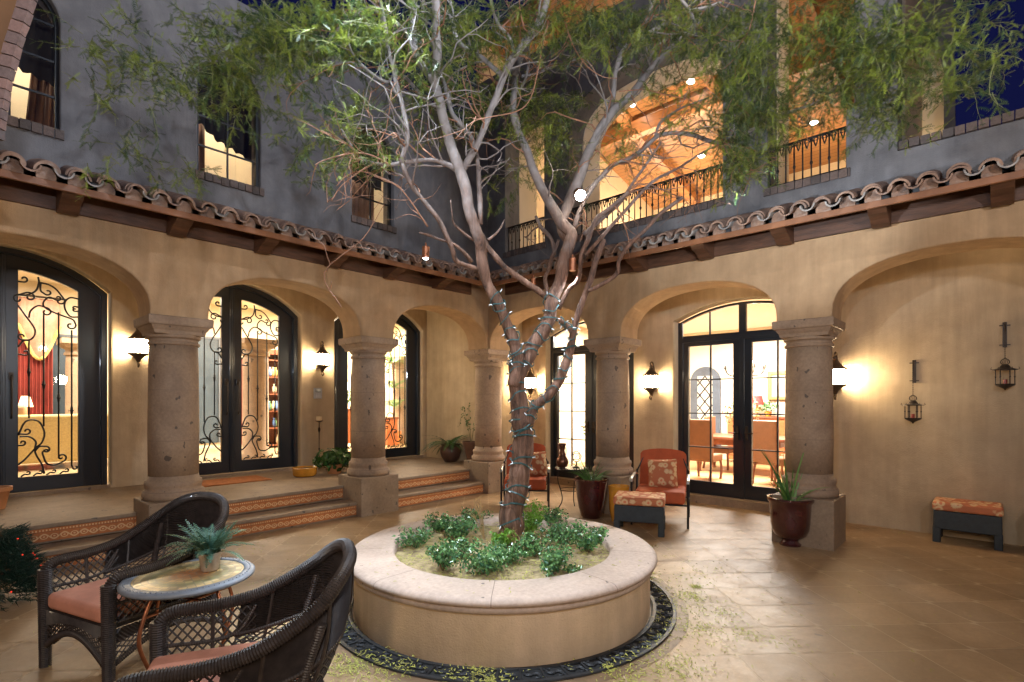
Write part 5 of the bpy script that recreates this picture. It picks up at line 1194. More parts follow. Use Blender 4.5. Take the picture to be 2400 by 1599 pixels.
def ottoman(pos, rz, L, W, lab, H=.44):
    t = thing('ottoman', lab, 'ottoman', pos, rz, 'floral topped wicker ottomans'); m = MB(); m.box((-L / 2 + .01, -W / 2 + .01, .15), (L / 2 - .01, W / 2 - .01, H - .10)); m.build('wicker_base', BLUEG, t, bevel=.012, seg=2)
    for sx in (-1, 1):
        for sy in (-1, 1): m = MB(); m.box((sx * (L / 2 - .04) - .035, sy * (W / 2 - .04) - .035, .0), (sx * (L / 2 - .04) + .035, sy * (W / 2 - .04) + .035, .17)); m.build('leg', BLUEG, t, bevel=.008, seg=1)
    m = MB(); m.box((-L / 2, -W / 2, H - .098), (L / 2, W / 2, H)); m.build('cushion', PAIS, t, smooth=True, bevel=.028, seg=4)
    m = MB(); z = H - .018
    q = [(-L / 2 + .01, -W / 2 + .01), (L / 2 - .01, -W / 2 + .01), (L / 2 - .01, W / 2 - .01), (-L / 2 + .01, W / 2 - .01), (-L / 2 + .01, -W / 2 + .01)]; m.tube([(x, y, z) for x, y in q], .005, 5); m.build('piping', RUST, t)
ottoman(camf(1.52, 6.27), rotcam(-.30, -.95), .58, .46, 'low floral-topped ottoman pushed in front of the rust armchair')
ottoman(Vector((1.07, -6.30, 0)), -PI / 2, .58, .40, 'floral-topped ottoman standing alone against the bare right wall', .45)
ottoman(Vector((1.07, -7.06, 0)), -PI / 2, .58, .40, 'second floral ottoman at the wall, cut off by the right edge of the photo', .45)
sp_ = camf(.85, 7.55); t = thing('side_table', 'small round dark side table with bent iron legs left of the tall planter', 'table', sp_)
m = MB(); m.lathe([(.001, .60), (.235, .60), (.24, .590), (.235, .575), (.20, .572), (.001, .572)], (0, 0, 0), 40, cap=False); m.build('table_top', M('dark_stone_top', (.04, .035, .035), .25, var=.4, vs=10), t)
for k in range(3):
    a = k * 2 * PI / 3 + .4; c, s = math.cos(a), math.sin(a); m = MB(); m.tube(cat([(c * .19, s * .19, .572), (c * .20, s * .20, .42), (c * .15, s * .15, .25), (c * .14, s * .14, .12), (c * .21, s * .21, .0)], 6), .0075, 6); m.build('leg', IRON, t, smooth=True)
m = MB(); m.lathe([(.165, .28), (.17, .285), (.165, .29)], (0, 0, 0), 30, cap=False); m.build('ring_shelf', IRON, t)
p = at(1318, 1090, 7.50); p.z = .602; t = thing('bronze_vase', 'tall bronze vase with flared neck on the side table', 'vase', p)
m = MB(); m.lathe([(.04, 0), (.07, .02), (.088, .07), (.08, .12), (.045, .18), (.035, .24), (.045, .30), (.062, .345), (.055, .345), (.035, .29)], (0, 0, 0), 28, cap=False); m.build('body', M('bronze', (.16, .07, .04), .3, .7, var=.4, vs=9), t, smooth=True)
for s in (-1, 1): m = MB(); m.tube(cat([(s * .04, 0, .29), (s * .085, 0, .27), (s * .085, 0, .19), (s * .06, 0, .15)], 5), .006, 6); m.build('handle', MATS['bronze'], t)
p = at(1351, 1092, 7.52); p.z = .602; t = thing('armillary_sphere', 'small iron armillary sphere on the side table beside the bronze vase', 'ornament', p)
m = MB(); m.lathe([(.045, 0), (.045, .012), (.012, .02), (.01, .09)], (0, 0, 0), 14); m.build('stand', IRONB, t)
for i, (ax, rr_) in enumerate((((1, 0, 0), .075), ((0, 1, 0), .078), ((.5, .5, .7), .072))):
    m = MB(); A = Vector(ax).normalized(); U = A.orthogonal().normalized(); V = A.cross(U); m.tube([Vector((0, 0, .155)) + (U * math.cos(a * PI / 12) + V * math.sin(a * PI / 12)) * rr_ for a in range(25)], .004, 5); m.build('ring', IRONB, t)
m = MB(); m.tube([(-.08, 0, .10), (.10, 0, .22)], .003, 5); m.build('arrow', IRONB, t)
m = MB(); m.box((-.47, -.29, 0), (.47, .29, .016)); o = m.build('doormat', M('coir_mat', (.40, .14, .04), .95, var=.3, vs=12, bmp=1, bs=120), None, bevel=.004, seg=1); o.location = (-3.60, 1.70, .3785); tag(o, 'orange coir doormat in front of the middle ironwork door', 'doormat')
t = thing('keypad', 'small grey door keypad on the wall under the lantern', 'keypad', (onY(745, 922, 2.28).x, 2.298, onY(745, 922, 2.28).z))
m = MB(); m.box((-.075, -.028, -.095), (.075, 0, .095)); m.build('housing', M('keypad_grey', (.34, .35, .38), .5), t, bevel=.006, seg=2); m = MB(); m.box((-.05, -.031, .02), (.05, -.0285, .07)); m.build('screen', M('keypad_screen', (.16, .18, .20), .2), t)
m = MB()
for i in range(3):
    for j in range(3): m.box((-.04 + i * .03, -.031, -.07 + j * .025), (-.02 + i * .03, -.0285, -.055 + j * .025))
m.build('keys', M('keypad_keys', (.5, .5, .52), .5), t)
g = Vector((onY(748, 1000, 2.12).x, 2.12, .38)); t = thing('candle_stand', 'slim twisted iron candle stand with a pillar candle against the porch wall', 'candle stand', g)
m = MB(); m.lathe([(.004, .0), (.008, .30), (.006, .32), (.016, .34), (.006, .36), (.007, .62), (.02, .66), (.022, .69), (.006, .72), (.007, .80), (.06, .82), (.065, .83), (.01, .828)], (0, 0, 0), 12)
for k in range(3): a = k * 2 * PI / 3; m.tube(cat([(0, 0, .12), (.05 * math.cos(a), .05 * math.sin(a), .07), (.12 * math.cos(a), .12 * math.sin(a), .0), (.15 * math.cos(a), .15 * math.sin(a), .03)], 5), .006, 6)
m.build('stand', IRONB, t); m = MB(); m.lathe([(.045, .831), (.045, .90)], (0, 0, 0), 16); m.build('candle', M('cream_candle', (.65, .50, .30), .5), t)
# near brick-edged arch, top left corner
t = thing('brick_arch', 'brick-edged arch of the near porch cutting the top left corner', 'arch', (0, 0, 0))
m = MB(); rb = random.Random(3); a0 = [(88, -60), (62, 30), (36, 110), (16, 190), (3, 260), (-6, 330)]; pts = cat([(x, y, 0) for x, y in a0], 3); Zb = 2.5
off_n = (FW * -.03)
for i in range(len(pts) - 1):
    p, q = pts[i], pts[i + 1]; w = 17; nrm = Vector((-(q - p).y, (q - p).x, 0)).normalized(); e = (q - p) * .05; tn = rb.random(); vs = []
    for dz in (0, 1):
        for (r_, s_) in ((p + e, 1), (q - e, 1), (q - e, -1), (p + e, -1)):
            k = r_ + nrm * s_ * (w + rb.uniform(-1.5, 1.5)); vs.append(at(k.x, k.y, Zb) + off_n * dz)
    m.add(vs, [(0, 1, 2, 3), (7, 6, 5, 4), (0, 4, 5, 1), (1, 5, 6, 2), (2, 6, 7, 3), (3, 7, 4, 0)], 0, tn)
m.build('brick_edge', BRICKR, t, tone=True)
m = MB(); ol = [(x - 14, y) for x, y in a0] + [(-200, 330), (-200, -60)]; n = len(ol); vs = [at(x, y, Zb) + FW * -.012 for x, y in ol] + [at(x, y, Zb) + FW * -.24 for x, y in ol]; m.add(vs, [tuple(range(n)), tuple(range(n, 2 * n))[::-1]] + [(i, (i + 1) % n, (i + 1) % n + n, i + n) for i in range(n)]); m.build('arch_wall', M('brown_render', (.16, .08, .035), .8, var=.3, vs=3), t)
# ================================================================= INTERIOR THINGS
def drape(name, lab, x0, x1, y, z0, z1, mat, par=None, folds=9, amp=.035):
    m = MB(); N = folds * 8; vs = []
    for q in range(N + 1): u = x0 + (x1 - x0) * q / N; d = amp * math.sin(q / 8 * 2 * PI); vs += [(u, y + d, z0), (u, y + d * .7, z1)]
    m.add(vs, [(2 * q, 2 * q + 2, 2 * q + 3, 2 * q + 1) for q in range(N)]); return m
REDC = M('red_curtain', (.27, .04, .028), .8, var=.3, vs=3)
t = thing('curtain', 'red curtain with a tan swag seen through the leftmost ironwork door', 'curtain')
xa, xb = onY(40, 900, 7.8).x, onY(124, 900, 7.8).x; zt = onY(90, 700, 7.8).z
drape('', '', xa, xb, 7.8, .45, zt, None).build('drape', REDC, t, smooth=True)
m = MB(); N = 20; vs = []
for q in range(N + 1):
    f = q / N; u = xa + (xb - xa + .1) * f; lowz = zt - .35 - .85 * math.sin(PI * (.1 + f * .8)) ** .8 * (.5 + .5 * math.sin(PI * f)) 
    for j in range(9): g_ = j / 8; vs.append((u, 7.68 - .05 * math.sin(PI * g_) + .02 * math.sin(q * 1.9 + j), zt - .03 + (lowz - zt) * g_))
m.add(vs, [(i * 9 + j, i * 9 + j + 1, (i + 1) * 9 + j + 1, (i + 1) * 9 + j) for i in range(N) for j in range(8)]); m.build('swag', M('tan_satin', (.46, .24, .15), .4, var=.4, vs=4), t, smooth=True)
m = MB(); m.tube([vs[i * 9 + 8] for i in range(N + 1)], .035, 6); m.build('fringe', M('gold_fringe', (.60, .42, .14), .7), t)
m = MB(); m.tube([(xa - .2, 7.75, zt + .03), (xb + .2, 7.75, zt + .03)], .02, 8); m.build('rod', IRONB, t)
def dark_window(name, lab, x0, x1, z0, z1):
    t = thing(name, lab, 'window'); m = MB(); m.box((x0, 7.96, z0), (x1, 7.985, z1)); m.build('pane', M('night_glass', (.05, .075, .10), .45, coat=.0, var=.3, vs=2), t); m = MB()
    m.prism([(x0 - .05, z0), (x0 - .05, z1 + .05), (x1 + .05, z1 + .05), (x1 + .05, z0), (x1, z0), (x1, z1), (x0, z1), (x0, z0)], [], 'Y', 7.93, 7.955); m.build('frame', M('grey_frame', (.12, .14, .17), .5), t)
dark_window('room_window', 'dark night window beside the red curtain, seen through the leftmost door', xb + .02, onY(176, 900, 7.97).x, .5, onY(150, 790, 7.97).z)
dark_window('room_window', 'dark night window seen through the left leaf of the middle door', onY(452, 900, 7.97).x, onY(512, 900, 7.97).x, .5, onY(470, 793, 7.97).z)
dark_window('room_window', 'dark night window at the far left of the middle door glass', onY(408, 900, 7.97).x, onY(447, 900, 7.97).x, .5, onY(470, 793, 7.97).z)
t = thing('curtain', 'narrow red curtain beside the stone column, seen through the middle door', 'curtain'); drape('', '', onY(556, 900, 7.8).x, onY(575, 900, 7.8).x, 7.8, .42, onY(565, 840, 7.8).z, None, folds=3).build('drape', REDC, t, smooth=True)
def indoor_column(px, d, lab, yy=None):
    p = onY(px, 1000, d); p.z = .39; t = thing('indoor_column', lab, 'column', p, group='stone columns inside the living room')
    m = MB(); m.lathe([(.29, .0), (.30, .05), (.28, .1), (.24, .13), (.235, 1.9), (.225, 2.05)], (0, 0, 0), 32); m.build('shaft', CANT, t, smooth=True); m = MB(); m.lathe([(.225, 2.04), (.26, 2.06), (.26, 2.1), (.235, 2.12), (.24, 2.16), (.30, 2.22)], (0, 0, 0), 32); m.sqlathe([(.26, 2.2), (.31, 2.26), (.33, 2.27), (.33, 2.37)]); m.build('capital', CANT, t)
indoor_column(599, 4.35, 'pale stone column standing inside behind the right leaf of the middle door'); indoor_column(189, 6.9, 'pale stone column inside, at the right edge of the leftmost door glass'); indoor_column(946, 5.6, 'pale stone column inside, at the right edge of the third ironwork door')
# sofa
p = camf(0, 0); t = thing('sofa', 'gold upholstered sofa seen from behind through the leftmost door', 'sofa', (-5.2, 5.4, .39)); GOLD = M('gold_damask', (.50, .38, .17), .8, var=.2, vs=40)
m = MB(); m.box((-1.1, -.12, .12), (1.1, .16, .93)); m.build('back', GOLD, t, smooth=True, bevel=.05, seg=3)
m = MB(); m.box((-1.1, .15, .12), (1.1, .95, .45)); m.build('seat', GOLD, t, smooth=True, bevel=.05, seg=3)
for s in (-1, 1): m = MB(); m.box((s * 1.2 - .12, -.1, .1), (s * 1.2 + .12, .95, .62)); m.build('armrest', GOLD, t, smooth=True, bevel=.05, seg=3)
m = MB(); m.box((-.9, -.02, .86), (-.25, .2, 1.10)); m.build('pillow', M('tan_satin2', (.50, .30, .16), .6, var=.3, vs=6), t, smooth=True, bevel=.07, seg=3)
for s in (-1, 1): m = MB(); m.lathe([(.03, 0), (.045, .12)], (s * 1.1, 0, 0), 8); m.build('leg', M('dark_walnut', (.08, .03, .015), .4), t)
t = thing('table_lamp', 'small lit table lamp beside the red curtain', 'lamp', (onY(60, 900, 6.9).x, 6.9, .39)); m = MB(); m.lathe([(.1, 0), (.03, .03), (.02, .6), (.05, .75), (.02, .9), (.01, 1.08)], (0, 0, 0), 14); m.build('base', IRONB, t); m = MB(); m.lathe([(.11, 1.05), (.06, 1.25)], (0, 0, 0), 20, cap=False); m.build('lamp_shade', emis('lit_shade', (1, .68, .35), 5), t)
# bookcase
xa, xb = onY(624, 900, 6.6).x, onY(650, 900, 6.6).x + .25; t = thing('bookcase', 'carved wooden bookcase full of ornaments behind the middle door', 'bookcase', (xa, 6.6, .39)); W_ = xb - xa; WAL = M('red_walnut', (.20, .065, .03), .4, var=.3, vs=5)
m = MB(); m.box((0, 0, 0), (.05, .4, 2.3)); m.box((W_ - .05, 0, 0), (W_, .4, 2.3)); m.box((0, .36, 0), (W_, .4, 2.3)); m.box((-.04, -.04, 2.3), (W_ + .04, .44, 2.42)); m.build('frame', WAL, t)
for k in range(6): m = MB(); m.box((.052, .02, .05 + .42 * k), (W_ - .052, .355, .08 + .42 * k)); m.build('shelf', WAL, t)
rr = random.Random(2)
for k in range(12):
    c_ = rr.choice([('green_glass', (.10, .22, .08)), ('blue_china', (.12, .2, .4)), ('cream_book', (.6, .5, .35)), ('gold_frame_small', (.55, .38, .12))]); x = rr.uniform(.1, W_ - .15); z = .39 + .08 + .42 * rr.randrange(5); m = MB(); m.lathe([(.03, 0), (.055, .06), (.05, .16), (.025, .2), (.03, .24)], (0, 0, 0), 10)
    o = m.build('shelf_ornament', M(c_[0], c_[1], .3), None, smooth=True); o.location = (xa + x, 6.72, z + .001); tag(o, 'small vase or ornament on a bookcase shelf behind the middle door', 'ornament', 'ornaments on the bookcase shelves')
# sideboard, flowers, lamp and palm behind the third door
xa, xb = onY(770, 1000, 5.2).x, onY(846, 1000, 5.2).x; t = thing('sideboard', 'reddish brown sideboard behind the third ironwork door', 'sideboard', ((xa + xb) / 2, 5.35, .39)); W_ = (xb - xa) / 2; ORW = M('orange_walnut', (.40, .12, .04), .35, var=.3, vs=4)
m = MB(); m.box((-W_, -.2, .12), (W_, .25, .93)); m.build('cabinet', ORW, t, bevel=.01, seg=1); m = MB(); m.box((-W_ - .03, -.24, .93), (W_ + .03, .27, .97)); m.build('top', WAL, t)
for k in range(3): m = MB(); m.box((-W_ + .03 + k * (2 * W_ - .06) / 3 + .01, -.215, .2), (-W_ + .03 + (k + 1) * (2 * W_ - .06) / 3 - .01, -.2005, .88)); m.build('drawer', ORW, t, bevel=.004, seg=1)
rr = random.Random(12)
t = thing('flower_arrangement', 'green leafy arrangement with pink flowers on the sideboard', 'flowers', ((xa + xb) / 2 - .08, 5.35, 1.362)); m = MB(); m.lathe([(.08, 0), (.14, .1), (.1, .2)], (0, 0, 0), 16); m.build('vase', IRONB, t); lv = MB(); leafball(lv, (0, 0, .30), .42, 420, .08, rr, .6); lv.build('leaves', SHRUB, t, tone=True, fixn=False); lv = MB(); leafball(lv, (-.15, 0, .62), .16, 120, .06, rr); lv.build('blossoms', M('pink_petal', (.65, .12, .14), .6), t)
t = thing('table_lamp', 'small lit lamp glowing behind the third door left glass', 'lamp', (onY(812, 900, 5.6).x, 5.75, .39)); m = MB(); m.lathe([(.1, 0), (.02, .03), (.02, 1.4)], (0, 0, 0), 10); m.build('base', IRONB, t); m = MB(); m.lathe([(.15, 1.42), (.11, 1.66)], (0, 0, 0), 20); m.build('lamp_shade', emis('white_shade', (1, .9, .75), 9), t)
g = Vector((onY(922, 1000, 5.4).x, 5.4, .39)); t = potplant('indoor_palm', 'tall leafy palm seen through the right leaf of the third ironwork door', 'potted plant', g, [(.001, .003), (.16, .003), (.22, .35), (.20, .35)], TERRA, .32, .2)
st = MB(); st.tube([(0, 0, .3), (.03, 0, 1.3), (.0, .02, 2.2)], .03, 8); st.build('trunk', BARK, t)
for z_, n_ in ((1.0, 14), (1.5, 14), (2.2, 26)): plant_fern(t, z_, .85, n_, m_leaf('palm_leaf', (.16, .34, .08), (.05, .16, .05), .2), int(z_ * 10), .16, 14, 1.2, 1.3, .22)
xa = onY(900, 1000, 4.9).x; t = thing('orange_chest', 'orange wooden chest in front of the palm behind the third door', 'chest', (xa + .12, 4.9, .39)); m = MB(); m.box((-.16, -.2, .04), (.16, .2, .70)); m.build('body', ORW, t, bevel=.01, seg=1); m = MB(); m.box((-.18, -.22, .70), (.18, .22, .75)); m.build('lid', WAL, t)
# dining room
LEATH = M('tan_leather', (.23, .10, .045), .45, var=.2, vs=5)
def dining_chair(px, d, rz, lab):
    p = onX(px, 1000, d); p.z = .013; t = thing('dining_chair', lab, 'dining chair', p, rz, 'tan leather dining chairs')
    m = MB(); m.box((-.26, -.24, .36), (.26, .26, .50)); m.build('seat', LEATH, t, smooth=True, bevel=.03, seg=3)
    m = MB(); m.prism([(-.27, .40), (-.25, 1.18), (.25, 1.18), (.27, .40)], [], 'Y', -.30, -.22); o = m.build('back', LEATH, t, smooth=True, bevel=.02, seg=3)
    for sx in (-1, 1):
        m = MB(); m.tube(cat([(sx * .22, .22, .38), (sx * .235, .24, .2), (sx * .22, .23, 0)], 4), .025, 8); m.build('leg', WAL, t); m = MB(); m.tube(cat([(sx * .22, -.24, .38), (sx * .23, -.28, .2), (sx * .22, -.32, 0)], 4), .025, 8); m.build('leg', WAL, t)
    return t
dining_chair(1652, 3.75, -PI / 2, 'tan leather dining chair with its back to the left leaf of the big paned door'); dining_chair(1815, 4.0, -PI / 2 - .35, 'tan leather dining chair seen sideways through the right leaf of the paned door')
dining_chair(1872, 4.6, -PI / 2 + .5, 'tan leather dining chair mostly hidden behind the right column'); dining_chair(1690, 5.6, PI, 'tan leather dining chair at the far left end of the dining table'); dining_chair(1790, 7.0, PI / 2, 'tan leather dining chair on the far side of the dining table')
p = onX(1740, 1000, 5.3); t = thing('dining_table', 'polished dining table behind the big paned door', 'table', (p.x, p.y, .013)); m = MB(); m.box((-.6, -1.0, .72), (.6, 1.0, .78)); m.build('table_top', WAL, t, bevel=.012, seg=2); m = MB(); m.box((-.5, -.9, .60), (.5, .9, .7195)); m.build('apron', WAL, t)
for sx in (-1, 1):
    for sy in (-1, 1): m = MB(); m.lathe([(.05, 0), (.035, .06), (.06, .2), (.04, .4), (.06, .6)], (sx * .42, sy * .78, 0), 12); m.build('leg', WAL, t)
rr = random.Random(15); t = thing('flower_arrangement', 'dried autumn flower arrangement on the dining table', 'flowers', (p.x, p.y, .795)); m = MB(); m.lathe([(.07, 0), (.12, .08), (.07, .2), (.1, .25)], (0, 0, 0), 16); m.build('vase', MATS['bronze'], t); lv = MB(); leafball(lv, (0, 0, .50), .38, 300, .08, rr, 1.0); lv.build('leaves', m_leaf('autumn_leaf', (.30, .26, .08), (.07, .09, .03)), t, tone=True, fixn=False); lv = MB(); leafball(lv, (0, 0, .52), .42, 170, .09, rr, 1.0); lv.build('blossoms', m_leaf('autumn_petal', (.70, .40, .22), (.45, .08, .05)), t, tone=True, fixn=False)
# arched dark door
ya, yb = onX(1620, 900, 7.48).y, onX(1690, 900, 7.48).y; t = thing('arched_cellar_door', 'dark arched door with a diamond lattice at the back of the dining room', 'door', (7.48, ya, .013), -PI / 2); w = ya - yb; zt = onX(1655, 861, 7.48).z
m = MB(); m.prism([(0, 0)] + arch(0, w, zt - w / 2, w / 2, 16) + [(w, 0)], [], 'Y', -.06, 0); m.build('leaf', M('slate_door', (.07, .09, .12), .5, var=.3, vs=4), t)
m = MB()
for k in range(-1, 7):
    for s in (-1, 1):
        pts = []
        for i in range(9): u = w * .25 + w * .5 * i / 8; z = .5 + k * .34 + s * (i / 8 - .5) * .5; pts.append((u, -.07, z)) if .5 < z < zt - .25 else None
        if len(pts) > 1: m.tube(pts, .016, 4)
m.build('lattice', IRON, t); m = MB(); m.box((w * .25, -.066, .5), (w * .75, -.061, zt - .25)); m.build('window_panel', M('pale_panel', (.45, .43, .38), .4), t)
ya = onX(1800, 900, 7.46).y; t = thing('framed_mirror', 'wide gold framed mirror on the dining room wall', 'mirror', (7.47, ya, 0), -PI / 2); z0, z1 = onX(1830, 937, 7.46).z, onX(1830, 870, 7.46).z
m = MB(); m.prism([(0, z0), (1.3, z0), (1.3, z1), (0, z1)], [[(.09, z0 + .09), (1.21, z0 + .09), (1.21, z1 - .09), (.09, z1 - .09)]], 'Y', -.07, 0); m.build('frame', M('gilt', (.60, .40, .13), .35, .5, var=.3, vs=20), t, bevel=.012, seg=2); m = MB(); m.box((.09, -.03, z0 + .09), (1.21, -.01, z1 - .09)); m.build('mirror_glass', M('picture_field', (.55, .50, .38), .3), t)
pb = onX(1800, 1000, 7.1); t = thing('buffet', 'long wooden buffet under the gold framed mirror', 'sideboard', (7.15, pb.y, .013), -PI / 2); m = MB(); m.box((-.9, -.25, .08), (1.1, .28, 1.12)); m.build('cabinet', ORW, t, bevel=.01, seg=1); m = MB(); m.box((-.95, -.28, 1.121), (1.15, .3, 1.16)); m.build('top', WAL, t)
for k in range(4): m = MB(); m.box((-.88 + k * .5, -.265, .2), (-.42 + k * .5, -.2505, 1.05)); m.build('cabinet_door', ORW, t, bevel=.004, seg=1)
q = onX(1774, 935, 7.1); t = thing('buffet_lamp', 'buffet lamp with a red shade behind the paned door', 'lamp', (7.1, q.y, 1.175)); m = MB(); m.lathe([(.08, 0), (.02, .03), (.03, .15), (.015, .3)], (0, 0, 0), 12); m.build('base', MATS['gilt'], t); m = MB(); m.lathe([(.16, .28), (.12, .50)], (0, 0, 0), 20); m.build('lamp_shade', M('red_shade', (.50, .03, .03), .7, emit=.6, ecol=(.8, .05, .03)), t)
q = onX(1790, 915, 7.1); t = thing('buffet_plant', 'small green plant on the buffet', 'potted plant', (7.1, q.y - .1, 1.175)); m = MB(); m.lathe([(.06, 0), (.09, .12)], (0, 0, 0), 14); m.build('pot', YEL, t); lv = MB(); leafball(lv, (0, 0, .25), .24, 160, .07, rr, .6); lv.build('leaves', SHRUB, t, tone=True, fixn=False)
# chandelier
q = onX(1745, 870, 5.3); t = thing('chandelier', 'iron chandelier with lit candle bulbs over the dining table', 'chandelier', (q.x, q.y, q.z)); m = MB(); m.lathe([(.02, -.15), (.05, -.1), (.03, 0), (.05, .1), (.015, .2), (.01, 3.39 - q.z)], (0, 0, 0), 10); m.build('stem', IRONB, t)
for k in range(8):
    a = k * PI / 4; c, s = math.cos(a), math.sin(a); m = MB(); m.tube(cat([(c * .04, s * .04, .02), (c * .2, s * .2, -.1), (c * .36, s * .36, -.06), (c * .42, s * .42, .06)], 6), .009, 6); m.lathe([(.035, 0), (.04, .01), (.012, .015), (.012, .08)], (c * .42, s * .42, .06), 10); a_ = m.build('arm', IRONB, t); m = MB(); m.lathe([(.008, .14), (.022, .165), (.018, .19), (.003, .22)], (c * .42, s * .42, 0), 10); m.build('bulb', emis('candle_bulb', (1, .85, .6), 60), a_)
# cabinet with ornaments seen right of the middle right column (second paned door)
q = onX(1482, 960, 4.2); t = thing('china_stand', 'slim iron plant stand glimpsed through the smaller paned door', 'stand', (q.x, q.y, .013)); m = MB(); m.lathe([(.2, 0), (.02, .03), (.02, .4), (.06, .5), (.02, .6), (.02, 1.1), (.22, 1.12), (.22, 1.15)], (0, 0, 0), 14); m.build('stand', IRONB, t)
t = thing('indoor_topiary', 'small leafy plant behind the lower panes of the smaller paned door', 'potted plant', (3.4, onX(1386, 1000, 3.4).y, .013)); m = MB(); m.lathe([(.10, 0), (.14, .22)], (0, 0, 0), 14); m.build('pot', TERRA, t); lv = MB(); leafball(lv, (0, 0, .95), .20, 240, .06, rr, 1.4); lv.build('leaves', SHRUB, t, tone=True, fixn=False); m = MB(); m.tube([(0, 0, .2), (0, 0, .9)], .01, 6); m.build('stem', BARK, t)
# loggia recessed lights
for i, (px, py, lab) in enumerate(((1619, 189, 'recessed ceiling light highest in the loggia arch'), (1482, 243, 'recessed ceiling light at the left of the loggia arch'), (1908, 286, 'recessed ceiling light above the right-hand balcony railing'), (1644, 364, 'recessed ceiling light low over the middle balcony railing'))):
    d = ray(px, py); k = (6.75 + (6.7 - CAM.x) * .20 - CAM.z) / (d.z + .20 * d.x); p = CAM + d * k
    t = thing('recessed_light', lab, 'ceiling light', p + Vector((0, 0, -.004)), group='recessed lights in the plank ceiling'); t.rotation_euler = (0, math.atan(.20), 0)
    m = MB(); m.lathe([(.085, .0), (.085, -.012), (.07, -.015), (.068, 0)], (0, 0, 0), 20, cap=False); m.build('trim_ring', M('white_trim', (.7, .68, .62), .4), t); m = MB(); m.lathe([(.001, -.006), (.067, -.006)], (0, 0, 0), 20, cap=False); m.build('lens', emis('recessed_lens', (1, .93, .8), 60), t)
    point('added_loggia_fill', p + Vector((0, 0, -1.1)), 52, (1, .82, .58), .12)  # added below the recessed lights so the ceiling is lit evenly
# ================================================================= LIGHT
cool = 1.0
s1 = spot('tree_spot', c1[0] + Vector((0, 0, -.11)), camf(-1.2, 2.6, 0), 150, 80, COOL, .03)
s2 = spot('tree_spot', c2[0] + Vector((0, 0, -.11)), c2[0] + Vector((-.1, -.1, -3)), 30, 80, COOL, .03)
s3 = spot('tree_spot', camf(-1.0, 2.7, 5.4), camf(-.15, 4.0, 0), 950, 44, COOL, .05)  # unseen spot added above the tree to brighten the planter
# unseen uplights and spots added to wash the crown and upper walls
area('added_uplight', camf(-.2, .2, 2.6), camf(-.8, 5.2, 5.6), 70, .2, .2, (.74, .84, 1.0))
spot('added_crown_spot', camf(.3, 3.0, 5.9), camf(-3.6, 5.4, 4.6), 260, 95, (.80, .87, 1.0), .04)
area('added_uplight', camf(2.4, .6, 3.0), camf(1.0, 5.0, 5.3), 62, .12, .12, (.90, .92, 1.0))
spot('added_crown_spot', camf(.6, 2.9, 5.9), camf(3.0, 5.0, 4.4), 130, 62, (1.0, .96, .92), .04)
spot('roof_lamp', camf(1.75, 4.1, 2.95), camf(2.45, 5.2, 3.55), 75, 85, COOL, .03)
# unseen warm fill points added behind the camera, in place of lanterns
for (X, Z, z, w) in ((-3.6, -.4, 3.0, 60), (4.2, -.2, 2.2, 75), (-.5, -1.6, 2.4, 170)):
    point('added_warm_fill', camf(X, Z, z), w, WARM, .15)
# rooms
area('room_lamp', (-5.0, 5.6, 3.9), (-5.0, 5.6, 0), 300, 2.5, 1.5, WARM2); area('room_lamp', (-1.0, 5.2, 3.9), (-1.0, 5.2, 0), 460, 2.5, 1.5, WARM2); area('room_lamp', (2.0, 6.0, 3.9), (2.0, 6.0, 0), 600, 1.5, 1.5, (1, .86, .66))
area('dining_lamp', (4.6, -2.6, 3.3), (4.6, -2.6, 0), 760, 2.2, 2.2, (1, .95, .88)); area('dining_lamp', (4.0, -.2, 3.3), (4.0, -.2, 0), 190, 1.0, 1.0, (1, .84, .62))
for x in (-6.1, -4.25, -2.3): point('added_upstairs_fill', (x, .85, 5.7), 42, (1, .88, .68), .12)  # unseen points added; the lit walls replace part of the pane reflections
point('hall_lamp', (1.2, 1.1, 5.0), 70, (1, .80, .45), .1); point('added_wall_fill', (5.2, -.3, 5.1), 160, (1, .9, .74), .1)  # second point is unseen, added to brighten the loggia walls
point('niche_lamp', (3.0, -5.85, 4.6), 40, (1, .75, .45), .05)
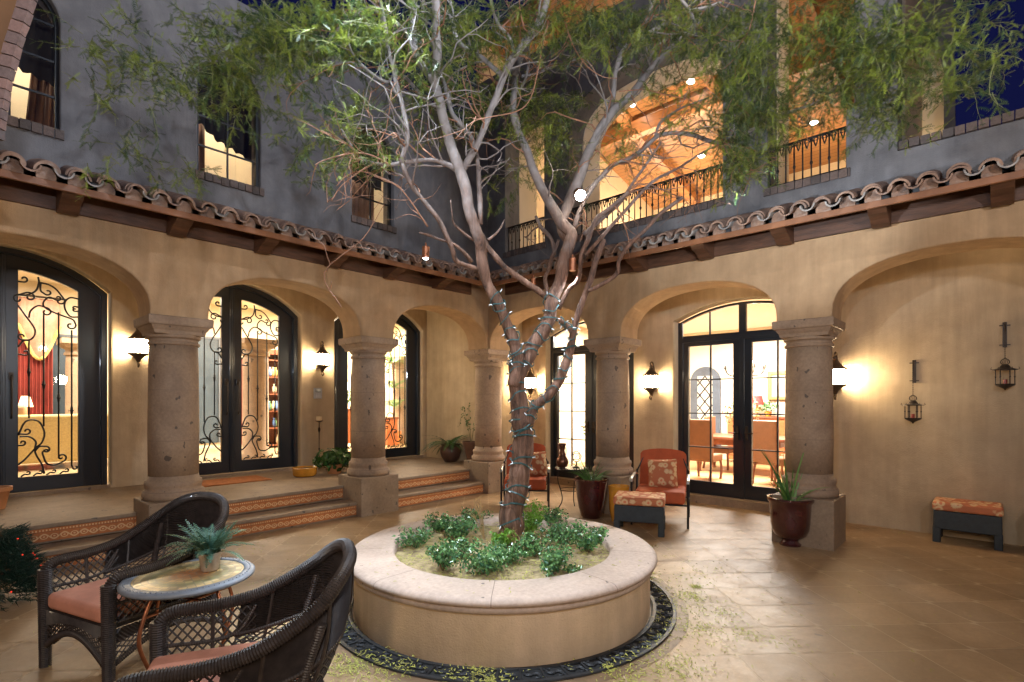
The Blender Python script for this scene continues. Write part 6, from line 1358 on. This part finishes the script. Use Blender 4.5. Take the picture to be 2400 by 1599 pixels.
for (x, y) in ((-6.6, 1.3), (-3.4, 1.2), (-.6, 1.2)): point('added_ceiling_fill', (x, y, 3.45), 3.5, WARM, .1)  # unseen points added under the porch ceilings as warm fill
for (x, y) in ((.78, -.9), (.78, -3.7), (.78, -6.6)): point('added_ceiling_fill', (x, y, 3.25), 3, WARM, .1)
# ================================================================= WORLD, CAMERA
w = bpy.data.worlds.new('World'); sc.world = w; w.use_nodes = True; nt = w.node_tree; bg = nt.nodes['Background']
sky = nt.nodes.new('ShaderNodeTexSky'); sky.sky_type = 'NISHITA'; sky.sun_disc = False; sky.sun_elevation = math.radians(-4); sky.sun_rotation = math.radians(200)
mx = nt.nodes.new('ShaderNodeMix'); mx.data_type = 'RGBA'; mx.blend_type = 'MULTIPLY'; mx.inputs[0].default_value = 1; mx.inputs[7].default_value = (.25, .38, 1.0, 1)
ad = nt.nodes.new('ShaderNodeMix'); ad.data_type = 'RGBA'; ad.blend_type = 'ADD'; ad.inputs[0].default_value = 1; ad.inputs[7].default_value = (.02, .024, .17, 1)
nt.links.new(sky.outputs[0], mx.inputs[6]); nt.links.new(mx.outputs[2], ad.inputs[6]); nt.links.new(ad.outputs[2], bg.inputs[0]); bg.inputs[1].default_value = .15
cam = bpy.data.cameras.new('camera'); co = bpy.data.objects.new('camera', cam); COL.objects.link(co); sc.camera = co
co.location = CAM; co.rotation_euler = (PI / 2, 0, math.atan2(-FW.x, FW.y)); cam.sensor_width = 36; cam.lens = FPX / 2400 * 36; cam.shift_y = (HOR - 799.5) / 2400; cam.clip_end = 400; cam.clip_start = .05
sc.view_settings.view_transform = 'Standard'; sc.view_settings.look = 'None'; sc.view_settings.exposure = .6; sc.view_settings.gamma = 1
sc.cycles.use_denoising = True; sc.cycles.sample_clamp_indirect = 6; sc.cycles.max_bounces = 7; sc.cycles.diffuse_bounces = 4; sc.cycles.transparent_max_bounces = 8; sc.cycles.caustics_reflective = False; sc.cycles.caustics_refractive = False
try: sc.cycles.use_light_tree = True
except Exception: pass
for o in list(sc.objects):
    if o.type == 'LIGHT' and o.data.type == 'AREA': pass
